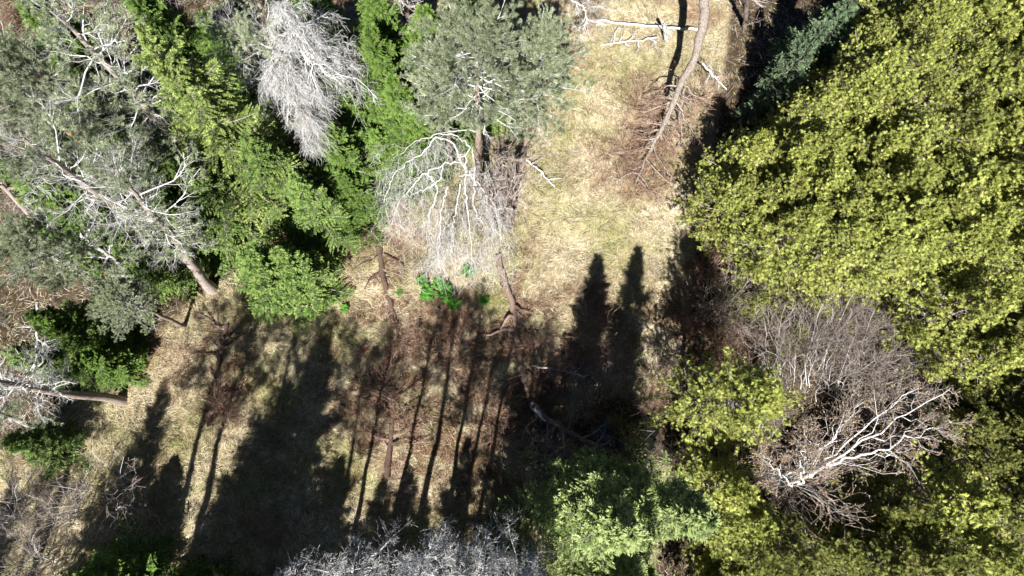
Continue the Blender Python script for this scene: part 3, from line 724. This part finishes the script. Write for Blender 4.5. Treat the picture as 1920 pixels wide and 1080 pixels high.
def log(name, pts, r0, r1, label, cat, mat='log', seed=0, lim=10, ltw='redtwig', L=(.5, 1.4), group=None, m=16, wob=.03, twf=1.0, up=(0, .3), tmin=.1, gr=True, c2=7):
    rng = np.random.default_rng(seed); root = empty(name)
    P = line(px(pts), m, rng, wob); b = P[0, 0].copy()
    if gr: P[0, :, 2] = np.maximum(P[0, :, 2], ground_z(P[0, :, 0], P[0, :, 1])+r1)
    root.location = b; P = P-b
    R = np.linspace(r0, r1, m)[None]*rng.uniform(.85, 1.15, (1, m))
    mb = MB(); tubes(mb, P, R, 9, rng); mb.build('stem', M[mat], root, True)
    if lim:
        t = rng.uniform(tmin, 1, lim)[None]; p0, T = interp(P, t); p0 = p0[0]; T = T[0]
        sgn = np.where(np.arange(lim) % 2, 1, -1)[:, None]
        side = unit(np.cross(T, [0, 0, 1.]))*sgn
        D = unit(side+T*rng.uniform(.1, .9, (lim, 1))+np.array([0, 0, 1.])*rng.uniform(up[0], up[1], (lim, 1)))
        LL = rng.uniform(L[0], L[1], lim)[:, None, None]
        s = np.linspace(0, 1, 6)[None, :, None]; Q = p0[:, None]+LL*s*D[:, None]; wv = np.cumsum(rng.normal(0, .06, Q.shape), 1); Q += (wv-wv[:, :1])*LL
        QR = np.full((lim, 1), r1*.8+.01)*np.linspace(1, .3, 6)
        for q in range(lim):
            mb = MB(); tubes(mb, Q[q:q+1], QR[q:q+1], 5, rng); mb.build('limb', M[mat], root)
        if twf:
            A1, A1R = spawn(Q, QR, rng, int(6*twf), .2, 1, (25, 60), lambda t, pl: pl*.4*(1.2-t)+.15, m=6, droop=.1, wob=.08, rmax=.014)
            A2, A2R = spawn(A1, A1R, rng, c2-3, .1, 1, (20, 60), lambda t, pl: pl*.5+.08, m=4, droop=.1, wob=.1, rmax=.010)
            mb = MB(); tubes(mb, A1, A1R, 3, rng); tubes(mb, A2, np.maximum(A2R, .0055), 3, rng); mb.build('twigs', M[ltw], root)
    return tag(root, label, cat, group)

log('fallen_log', [(695, 410), (710, 470), (722, 530), (738, 590), (750, 625)], .17, .09, 'rotten red brown log lying left of the green leafy plants', 'fallen log', seed=61, lim=12)
log('fallen_log', [(935, 480), (952, 540), (962, 590), (972, 640), (975, 680), (990, 745)], .16, .13, 'thick twisted rotten log right of the green leafy plants', 'fallen log', seed=62, lim=9, wob=.07)
log('fallen_log', [(995, 755, .3), (1018, 785, .5), (1080, 818, .9), (1210, 885, 1.4)], .17, .07, 'long thin grey trunk with a white split end lying over the dark hollow', 'fallen log', mat='bark', seed=63, lim=14, ltw='greytwig', gr=False, L=(.4, 1.6))
log('split_wood', [(1000, 765, .55), (1024, 790, .6)], .10, .05, 'short bleached wood splinter on the end of the long thin grey trunk', 'wood piece', mat='birch', seed=64, lim=0, m=6)
log('fallen_branch', [(1000, 686, .3), (1050, 695, .5), (1098, 708, .4)], .05, .02, 'bare pale branch lying right of the twisted log', 'branch', mat='dead', seed=65, lim=6, ltw='greytwig', L=(.3, .7))
log('fallen_tree', [(725, 895), (732, 820), (740, 760), (738, 700)], .16, .07, 'rotting trunk in half shade with a broken pale foot below the first log', 'fallen tree', seed=66, lim=22, L=(.7, 1.9), twf=1.4)
log('fallen_tree', [(395, 800), (405, 740), (408, 700), (412, 655), (425, 610)], .16, .10, 'dark mossy trunk lying between the double trunk shadows', 'fallen tree', seed=67, lim=16, L=(.5, 1.8), wob=.06)
log('fallen_branch', [(985, 300, .1), (1015, 322, .3), (1040, 352, .1)], .05, .02, 'small forked stick lying on the meadow right of the trunk shadows', 'branch', mat='dead', seed=68, lim=4, ltw='greytwig', L=(.4, .8), twf=.4)
log('fallen_pole', [(1122, 38, .5), (1200, 48, .6), (1310, 56, .9)], .05, .07, 'straight bleached pole lying across the top of the meadow to the leaning trunk', 'pole', mat='dead', seed=69, lim=0)
log('fallen_branch', [(1125, 85, .2), (1180, 78, .4), (1235, 70, .6)], .03, .04, 'thin pale branch just below the bleached pole', 'branch', mat='dead', seed=70, lim=7, ltw='deadtwig', L=(.3, .8), twf=.5)
log('broken_stump', [(1250, 78, .1), (1246, 52, 1.4), (1243, 42, 1.9)], .12, .09, 'short bleached stump standing where the poles meet at the top', 'stump', mat='dead', seed=71, lim=4, L=(.3, .6), twf=.4, ltw='deadtwig')
# the leaning broken tree
log('leaning_tree', [(1325, -30, 5.5), (1318, 50, 4.6), (1308, 100, 3.9), (1275, 160, 2.6), (1260, 200, 1.9), (1240, 245, 1.0), (1215, 290, .4), (1190, 345, .2)], .26, .04,
    'long grey tree bent over onto the meadow at the top, with red brown dead boughs', 'leaning tree', mat='bark', seed=72, lim=34, L=(.6, 2.3), tmin=.42, gr=False, m=26, wob=.035, up=(-.35, 0.0), twf=1.1, c2=7)
log('bent_tree_fork', [(1285, 165, 2.4), (1276, 200, 1.6), (1278, 240, 1.1), (1280, 275, .5)], .07, .03, 'second thin grey stem forking off the bent tree', 'sapling', mat='bark', seed=73, lim=5, L=(.3, .9), gr=False, up=(-.3, 0))  # fork of the leaning broken tree, modelled as its own object, not a sapling
log('fallen_branch', [(1318, 120, 2.2), (1340, 145, 1.4), (1362, 168, .4)], .05, .03, 'pale broken branch right of the bent tree', 'branch', mat='dead', seed=74, lim=7, L=(.3, .9), gr=False, up=(-.3, .1), ltw='greytwig', twf=.5)
log('snag', [(1396, 52, .1), (1400, 10, 2.4), (1404, -30, 4.5)], .13, .09, 'short standing snag at the top edge left of the long shadow', 'snag', mat='bark', seed=75, lim=8, L=(.4, 1.1), ltw='greytwig', twf=.6)
log('snag', [(741, 348, 0), (733, 305, 1.9), (725, 272, 3.2)], .15, .13, 'leaning broken grey stub left of the white broken tree', 'snag', mat='bark', seed=76, lim=3, L=(.2, .5), twf=0)
log('snag', [(1001, 238, 0), (1004, 190, 2.2), (1007, 150, 4)], .17, .14, 'grey trunk at the meadow edge under the big pine crown', 'snag', mat='bark', seed=77, lim=6, L=(.4, .9), ltw='greytwig', twf=.6)
log('snag', [(695, 212, 1), (672, 160, 4), (648, 105, 7)], .09, .06, 'thin brown trunk standing right of the large white dead tree', 'snag', mat='pinebark', seed=78, lim=8, L=(.3, .8), ltw='greytwig', twf=.6)
log('snag', [(772, 60, 4), (762, 20, 6), (752, -20, 8)], .12, .10, 'brown trunk with white side branches at the top edge', 'snag', mat='pinebark', seed=79, lim=12, L=(.5, 1.2), ltw='deadtwig', twf=.8)
log('torn_trunk', [(55, 180, 8.5), (80, 205, 8.0), (120, 240, 7.3), (160, 270, 6.5)], .05, .13, 'torn orange wood of a split trunk in the left pines', 'torn trunk', mat='orange', seed=80, lim=5, L=(.3, .7), twf=.6, gr=False)
log('leaning_tree', [(155, 505, .5), (80, 430, 3.5), (0, 345, 6.5)], .12, .08, 'dark leaning trunk in the shade at the left edge', 'leaning tree', mat='pinebark', seed=81, lim=14, L=(.5, 1.5), ltw='deadtwig', gr=False)
log('leaning_tree', [(300, 548, .2), (240, 505, 1.6), (150, 440, 4)], .10, .07, 'pale thin trunk lying toward the leaning brown pine trunk', 'leaning tree', mat='dead', seed=82, lim=10, L=(.4, 1.0), ltw='deadtwig', gr=False)
log('fallen_log', [(115, 822, .2), (60, 800, 1.2), (-20, 770, 2.6)], .12, .10, 'grey trunk reaching in from the left edge above the bare shrub', 'fallen log', mat='bark', seed=83, lim=8, L=(.4, 1.0), ltw='greytwig', gr=False)
log('hanging_branch', [(70, 565, 5.5), (72, 620, 5.0), (62, 690, 4.6), (30, 728, 4.3)], .05, .025, 'crooked white lichen branch hanging over the left firs', 'branch', mat='dead', seed=84, lim=9, L=(.3, .8), ltw='deadtwig', gr=False, twf=.6)

log('hanging_branch', [(1045, -10, 5), (1075, 0, 5.2), (1096, 14, 5.2), (1103, 45, 4.6)], .05, .02, 'white curved branch with drooping twigs at the top edge right of the big pine', 'branch', mat='dead', seed=85, lim=9, L=(.4, .9), ltw='deadtwig', gr=False, up=(-.6, -.1), twf=1.0)
log('snag', [(948, 434, 0), (953, 395, 2.5), (958, 345, 5.0), (966, 300, 7.5)], .15, .06, 'tall thin grey snag whose dark shadow runs up toward the big pine', 'snag', mat='bark', seed=86, lim=20, L=(.4, 1.1), ltw='greytwig', gr=False, twf=.8, tmin=.25)
log('snag', [(925, 398, 0), (930, 365, 2.5), (934, 320, 5.0), (938, 285, 7)], .13, .05, 'tall thin grey snag just left of the one with the long dark shadow', 'snag', mat='bark', seed=87, lim=16, L=(.4, 1.0), ltw='greytwig', gr=False, twf=.8, tmin=.25)
def broken_white():
    """arched broken dead tree with curtains of hanging twigs"""
    rng = np.random.default_rng(91); root = empty('dead_tree')
    b = W(930, 435, 0); root.location = b
    mb = MB()
    TP = line([W(930, 435, 0), W(905, 370, 2.6), W(880, 320, 4.6), W(858, 296, 5.8)], 12, rng, .02)-b
    tubes(mb, TP, np.linspace(.14, .09, 12)[None], 9, rng); mb.build('trunk', M['dead'], root, True)
    arches = [[(862, 300, 5.8), (845, 262, 6.3), (815, 255, 6.4), (800, 285, 6.0), (770, 300, 5.6), (735, 330, 4.8), (720, 380, 4)],
              [(862, 305, 5.8), (835, 305, 5.9), (800, 325, 5.6), (770, 350, 4.9), (745, 385, 4.0), (735, 420, 3.2)],
              [(860, 300, 5.8), (885, 280, 5.8), (870, 262, 6.1), (835, 250, 6.3), (790, 258, 6.2), (750, 290, 5.8)],
              [(800, 325, 5.6), (822, 350, 5.2), (812, 385, 4.7), (802, 410, 4.1), (806, 450, 3.2)],
              [(885, 280, 5.8), (892, 320, 5.6), (885, 380, 5.0), (915, 440, 3.8), (930, 470, 3)],
              [(862, 345, 5.4), (855, 390, 5.0), (850, 430, 4.3), (845, 480, 3.2)],
              [(880, 320, 4.9), (900, 350, 5.2), (925, 380, 4.6), (940, 440, 3.6)],
              [(835, 305, 5.9), (820, 345, 5.6), (780, 362, 5.0), (745, 375, 4.3)],
              [(862, 330, 5.6), (890, 325, 5.6), (915, 330, 5.3), (935, 350, 4.8)],
              [(840, 350, 5.6), (826, 400, 4.9), (825, 440, 4.1), (822, 500, 2.4)],
              [(872, 290, 5.8), (872, 360, 5.3), (885, 460, 3.9), (880, 510, 2.4)]]
    LP = np.concatenate([line(px(a), 26, rng, .035)-b for a in arches]); LR = (.009+.024*np.linspace(1, 0, 26)**1.3)[None]*rng.uniform(.75, 1.15, (len(LP), 26))
    for q in range(len(LP)):
        mb = MB(); tubes(mb, LP[q:q+1], LR[q:q+1], 6, rng); mb.build('limb', M['dead'], root, True)
    K1, K1R = spawn(LP, LR, rng, 5, .15, 1, (35, 80), lambda t, pl: pl*.16+.25, m=8, droop=.25, wob=.09, rmax=.022)
    mb = MB(); tubes(mb, K1, K1R, 4, rng); mb.build('side_branches', M['dead'], root)
    dn = np.array([0, -.0, -1.])
    A1, A1R = spawn(np.concatenate([LP[:, [4, 7, 10, 13, 16, 19, 22, 25]], K1]), np.concatenate([LR[:, [4, 7, 10, 13, 16, 19, 22, 25]], K1R]), rng, 4, .25, 1, (30, 80), lambda t, pl: pl*.10+.4, m=7, droop=.9, wob=.07, rmax=.013)
    A1[:, :, 1] -= (np.linspace(0, 1, 7)**1.5*.5)[None]
    A2, A2R = spawn(A1, A1R, rng, 7, .1, 1, (25, 70), lambda t, pl: pl*.34+.08, m=5, droop=1.0, wob=.08, rmax=.008)
    A3, A3R = spawn(A2, A2R, rng, 2, .15, 1, (25, 70), lambda t, pl: pl*.45+.04, m=3, droop=.7, wob=.1, rmax=.006)
    mb = MB(); tubes(mb, A1, A1R, 3, rng); tubes(mb, A2, A2R, 3, rng); tubes(mb, A3, np.maximum(A3R, .0045), 3, rng)
    mb.build('twigs', M['deadtwig'], root)
    tag(root, 'white broken dead tree with arching limbs and curtains of hanging twigs beside the meadow', 'dead tree', 'white dead trees')
broken_white()

# bare leafless tree right beside it (its trunk gives the dark line of shadow)
BT = make_bush('bare_tree', 7.5, 1.4, 95, ns=4, mat='greytwig', rs=.09, c1=8, c2=4, spread=(.2, .8), rt=.011)
put(BT, gpt(945, 425), 'leafless grey tree with fine twigs right of the white broken tree', 'bare tree')

# ------------------------------------------------------------------ birch
def birch():
    rng = np.random.default_rng(101); root = empty('birch_tree'); b = W(1330, 880, 0); root.location = b
    SHK = lambda st: [[(1508+(x_-1490)*(.74 if x_ > 1490 else 1), 900+(y_-900)*(.86 if x_ > 1490 else 1), z_) for x_, y_, z_ in q] for q in st]
    stems = [[(1330, 880, 0), (1400, 895, 3), (1490, 910, 6.3), (1535, 870, 7.0), (1600, 830, 7.8), (1700, 780, 8.3), (1790, 735, 8.2), (1860, 700, 7.8)],
             [(1330, 880, 0), (1410, 890, 3.2), (1495, 895, 6.4), (1545, 860, 7.2), (1620, 800, 7.8), (1700, 740, 8.2), (1780, 700, 8.3)],
             [(1420, 895, 3.6), (1500, 880, 6.5), (1560, 810, 7.5), (1600, 770, 8.0), (1640, 730, 8.4)],
             [(1490, 905, 6.3), (1487, 860, 6.8), (1495, 830, 7.2), (1500, 790, 7.6)],
             [(1490, 905, 6.3), (1465, 910, 6.4), (1440, 880, 6.8), (1415, 850, 7.2)],
             [(1545, 870, 7.1), (1620, 850, 7.8), (1700, 830, 8.2), (1780, 800, 8.2), (1870, 770, 8)]]
    rr = [.11, .09, .08, .045, .04, .06]
    LP = np.concatenate([line(px(a), 20, rng, .07)-b for a in SHK(stems)]); LR = np.array(rr)[:, None]*(.12+.85*np.linspace(1, 0, 20)[None]**1.3)*rng.uniform(.85, 1.1, (len(rr), 20))
    for q in range(3):
        mb = MB(); tubes(mb, LP[q:q+1], LR[q:q+1], 8, rng); mb.build('trunk', M['birch'], root, True)
    mb = MB(); tubes(mb, LP[3:], LR[3:], 6, rng)
    A1, A1R = spawn(LP, LR, rng, 16, .30, 1, (22, 50), lambda t, pl: pl*.20*(1.25-t)+.3, m=6, droop=-.05, wob=.07, rmax=.018)
    mb.build('limbs', M['birch'], root)
    mb = MB(); tubes(mb, A1, A1R, 4, rng); mb.build('side_branches', M['deadtwig'], root)
    A2, A2R = spawn(A1, A1R, rng, 7, .15, 1, (20, 50), lambda t, pl: pl*.4*(1.2-t)+.12, m=5, droop=.05, wob=.06, rmax=.009)
    A3, A3R = spawn(A2, A2R, rng, 4, .15, 1, (20, 55), lambda t, pl: pl*.45+.07, m=3, droop=.1, wob=.08, rmax=.006)
    mb = MB(); tubes(mb, A2, A2R, 3, rng); tubes(mb, A3, np.maximum(A3R, .0045), 3, rng); mb.build('twigs', M['pinktwig'], root)
    p, T, t, ii = along(A3, .11, rng, .1); n = len(p); mb = MB()
    leaves(mb, p, unit(T+rng.normal(0, .8, (n, 3))), unit(rng.normal(0, 1, (n, 3))), rng.uniform(.03, .075, n), .017*np.ones(n), rng.random(n))
    mb.build('buds', M['twigbuds'], root)
    tag(root, 'white birch leaning far to the right with several pale stems and tiny buds', 'birch tree')
birch()

# ------------------------------------------------------------------ bare brush
BG = make_bush('bare_shrub', 3.4, 1.5, 111, ns=15, mat='greytwig', lv=2, c1=7, c2=4, rt=.011)
BR_ = make_bush('bare_shrub', 2.0, 1.1, 112, ns=20, mat='redtwig', lv=2, c1=6, c2=4, rs=.017, rt=.011)
BS = make_bush('bare_shrub', 5.0, 1.4, 113, ns=8, mat='greytwig', lv=2, c1=9, c2=5, rs=.024, stemmat='deadtwig', rt=.011, spread=(.2, 1.1))
BK = make_bush('bare_shrub', .8, 1.0, 114, ns=24, mat='redtwig', lv=2, c1=5, c2=3, rs=.014, rt=.010, spread=(.5, 1.3), wob=.12)
GB = 'bare brush right of the clearing'
pur = [(1420, 520), (1480, 500), (1390, 570), (1450, 560), (1520, 540), (1580, 520), (1640, 540), (1560, 590), (1500, 600), (1620, 600), (1690, 570), (1400, 620), (1460, 640), (1330, 590), (1290, 620), (1350, 660)]
for q, a in enumerate(sorted(pur)):
    put([BR_, BG][q % 2], gpt(*a), 'bare purple brown shrub below the thicket, %s of them from the left' % ORD[q], 'shrub', GB, rot=rz(), scale=R_.uniform(.8, 1.2))
mor = [(1560, 640), (1600, 740), (1650, 620), (1660, 700), (1720, 640), (1730, 720), (1700, 790), (1780, 680), (1790, 770), (1640, 780), (1580, 700), (1760, 600)]
for q, a in enumerate(sorted(mor)):
    put([BG, BS][q % 2], gpt(*a), 'tall leafless grey shrub right of the saplings, %s of them from the left' % ORD[q], 'shrub', 'tall bare shrubs at the right', rot=rz(), scale=R_.uniform(.9, 1.25) if q % 2 == 0 else R_.uniform(.7, .95))
for a, lab in [((1450, 700), 'pale stemmed sapling leaning left above the lone cedar side'), ((1500, 720), 'pale stemmed sapling straight above the birch foot'),
               ((1530, 690), 'tall pale sapling in the middle of the bare brush'), ((1560, 740), 'pale stemmed sapling just above the birch stems'),
               ((1420, 800), 'pale stemmed sapling between the lone cedar and the birch'), ((1600, 690), 'pale sapling right of the tall middle one')]:
    put(BS, gpt(*a), lab, 'sapling', 'pale bare saplings', rot=0.0, lean=(-.25+R_.uniform(-.1, .1), -.38+R_.uniform(-.12, .12)), scale=R_.uniform(.85, 1.1))
GD = 'bare brush around the dark hollow'
for q, a in enumerate(sorted([(1130, 700), (1180, 680), (1240, 690), (1280, 760), (1100, 770), (1060, 850), (1000, 860), (1260, 860), (1310, 900), (1220, 750), (1150, 880), (1040, 930), (1100, 950), (1330, 820), (1290, 700)])):
    put([BG, BR_][int(R_.integers(0, 2))], gpt(*a), 'grey bare shrub by the dark hollow, %s of them from the left' % ORD[q], 'shrub', GD, rot=rz(), scale=R_.uniform(.5, .85))
GE = 'pinkish brush of the lower right'
for q, a in enumerate(sorted([(1600, 790), (1660, 830), (1700, 760), (1550, 900), (1620, 900), (1480, 950), (1540, 960), (1700, 880), (1740, 830), (1640, 700), (1690, 690), (1590, 1000), (1450, 900), (1780, 700), (1760, 900)])):
    put(BG, gpt(*a), 'twiggy leafless bush under the birch, %s of them from the left' % ORD[q], 'shrub', GE, rot=rz(), scale=R_.uniform(.8, 1.2))
GL = 'dead low brush on the clearing'
low = [(790, 650, 'flattened red brown brush at the end of the first rotten log'), (745, 640, 'red brown brush left of the flattened one by the first log'),
       (720, 720, 'dark red brush above the shaded rotting trunk'), (760, 800, 'dark red brush beside the shaded rotting trunk'), (690, 800, 'red brown tuft left of the shaded rotting trunk'),
       (1190, 200, 'red brown dead brush left of the bent tree fork'), (1170, 290, 'red brown dead brush left of the bent tree top'), (1230, 300, 'red brown brush under the tip of the bent tree'), (1200, 350, 'faint red brush beyond the tip of the bent tree'),
       (1310, 190, 'dead brush between bent tree and long shadow'), (1020, 700, 'brown brush right of the twisted log end'), (1080, 680, 'brown brush above the bare pale branch'), (1000, 650, 'brown tuft right of the twisted log bend'),
       (440, 740, 'brown tuft beside the dark mossy trunk'), (350, 690, 'brown brush left of the dark mossy trunk'), (420, 770, 'brown brush at the foot of the dark mossy trunk'),
       (900, 740, 'brown tuft in the middle between two thin trunk shadows'), (940, 820, 'brown tuft in the dappled lower middle'), (860, 660, 'brown tuft beside the straight central trunk shadow'), (660, 470, 'brown brush in shade right of the fir corner'),
       (1120, 640, 'brown brush inside the shadow of the twin fir tips'), (1330, 500, 'dark brush in the shadow under the cedar corner'), (1290, 540, 'dark brush left of the purple brown brush')]
for x_, y_, l in low: put(BK, gpt(x_, y_), l, 'shrub', GL, rot=rz(), scale=R_.uniform(.9, 1.35))
BL = make_bush('bare_shrub', 4.0, 2.0, 115, ns=14, mat='greytwig', lv=2, c1=7, c2=4, rs=.03, rt=.010, stemmat='deadtwig')
for a, s, lab in [((240, 930), 1, 'sprawling leafless shrub at the lower left in front of the pointed shadow'), ((150, 960), .9, 'leafless shrub left of the sprawling one at the lower left'),
                  ((30, 960), .9, 'leafless shrub in the lower left corner'), ((90, 1050), .9, 'leafless shrub at the bottom edge near the left corner'), ((90, 850), .6, 'small leafless shrub under the grey trunk at the left edge')]:
    put(BL, gpt(*a), lab, 'shrub', 'leafless shrubs at the lower left', rot=rz(), scale=s)
for a, lab in [((640, 340), 'dark bare bush between green firs and grey stub'), ((690, 300), 'bare bush in the shade behind the grey stub'), ((690, 380), 'low bare bush at the wood edge by the first log'), ((1100, 60), 'bare bush right of the big pine')]:
    put(BG, gpt(*a), lab, 'shrub', 'bare bushes at the wood edge', rot=rz(), scale=.6)

ORD2 = ORD+['eighteenth', 'nineteenth', 'twentieth', 'twenty-first', 'twenty-second']
FS = [(20, 60), (60, 30), (330, 20), (230, 20), (420, 80), (480, 20), (20, 200), (10, 260), (20, 350), (100, 380), (60, 440), (150, 480), (220, 430), (700, 20), (560, 20), (260, 330), (330, 250), (480, 300), (600, 380), (1080, 20), (1060, 130)]
for q, a in enumerate(sorted(FS)):
    put([BG, BR_, BG][q % 3], gpt(*a), 'bare undergrowth shrub in the left wood, '+ORD2[q]+' of them from the left', 'shrub', 'undergrowth of the left wood', rot=rz(), scale=R_.uniform(.6, 1.0))
for a, l in [((1500, 1000), 'low cedar at the bottom edge left of the birch foot'), ((1330, 1060), 'low cedar at the bottom edge right of the pale spruces'), ((1400, 1085), 'low cedar cut by the bottom edge below the birch foot'), ((1290, 1100), 'low cedar cut by the bottom edge beside the pale spruces')]:
    put(CC, gpt(*a), l, 'cedar tree', 'cedars of the lower right', rot=rz(), scale=.9)
# white twiggy crowns at the bottom edge
WT = make_dead('bare_tree', 11, 1.5, 121, nb=20, z0=.6, droop=.12, dens=.8, r0=.08, elev0=.35, rt=.010)
for a, h, lab in [((490, 1165), 13, 'white lichen covered treetop at the bottom edge, leftmost'), ((610, 1130), 13, 'white twiggy treetop at the bottom edge, second from the left'),
                  ((800, 1085), 13, 'white twiggy treetop at the bottom edge in the middle'), ((890, 1100), 12.5, 'white twiggy treetop right of the middle one at the bottom edge'),
                  ((1000, 1150), 12.5, 'white twiggy treetop at the bottom edge just left of the pale spruce')]:
    put(WT, base_from(a, h), lab, 'bare tree', 'white treetops at the bottom edge', rot=rz(), scale=h/11)

# ------------------------------------------------------------------ fresh green plants
def hellebore():
    rng = np.random.default_rng(131); root = empty('leafy_plant')
    mb = MB(); P = []; R = []
    for a in range(6):
        az = a*1.05+rng.normal(0, .2); l = rng.uniform(.12, .3); s = np.linspace(0, 1, 4)
        P.append(np.stack([np.cos(az)*l*s, np.sin(az)*l*s, .32*s], -1)); R.append(np.linspace(.012, .005, 4))
    P = np.array(P); tubes(mb, P, np.array(R), 4, rng); k1 = mb.build('stems', M['hell'], root)
    n = 90; pi_ = rng.integers(0, 6, n); t = rng.uniform(.4, 1, (n, 1)); p, T = interp(P[pi_], t); p = p[:, 0]
    az = rng.uniform(0, 6.28, n); D = np.stack([np.cos(az), np.sin(az), rng.uniform(.1, .7, n)], -1)
    mb = MB(); leaves(mb, p, D, np.array([0, 0, 1.])+rng.normal(0, .3, (n, 3)), rng.uniform(.16, .30, n), rng.uniform(.035, .06, n), rng.random(n), cup=.15)
    k2 = mb.build('leaves', M['hell'], root); return reg(root, [k1, k2])
HP = hellebore()
for x_, y_, s, l in [(795, 532, .8, 'vivid green leafy plant, upper left of the cluster by the white twigs'), (802, 552, 1, 'vivid green leafy plant, lower left of the cluster'),
                     (825, 535, .8, 'vivid green leafy plant in the middle of the cluster'), (835, 555, 1.1, 'vivid green leafy plant, largest of the cluster'), (848, 572, .9, 'vivid green leafy plant, lowest of the cluster'),
                     (880, 510, .9, 'vivid green leafy plant directly under the hanging white twigs'), (906, 567, .7, 'vivid green leafy plant alone beside the twisted log'),
                     (750, 552, .4, 'tiny green plant right of the first rotten log'), (648, 582, .55, 'small dark green plant in the dappled grass left of the first log')]:
    put(HP, gpt(x_, y_)+np.array([0, 0, .05]), l, 'plant', 'vivid green leafy plants', rot=rz(), scale=s*1.1)

for o in S.objects:
    if 'used' in o: del o['used']
    if 'h' in o: del o['h']
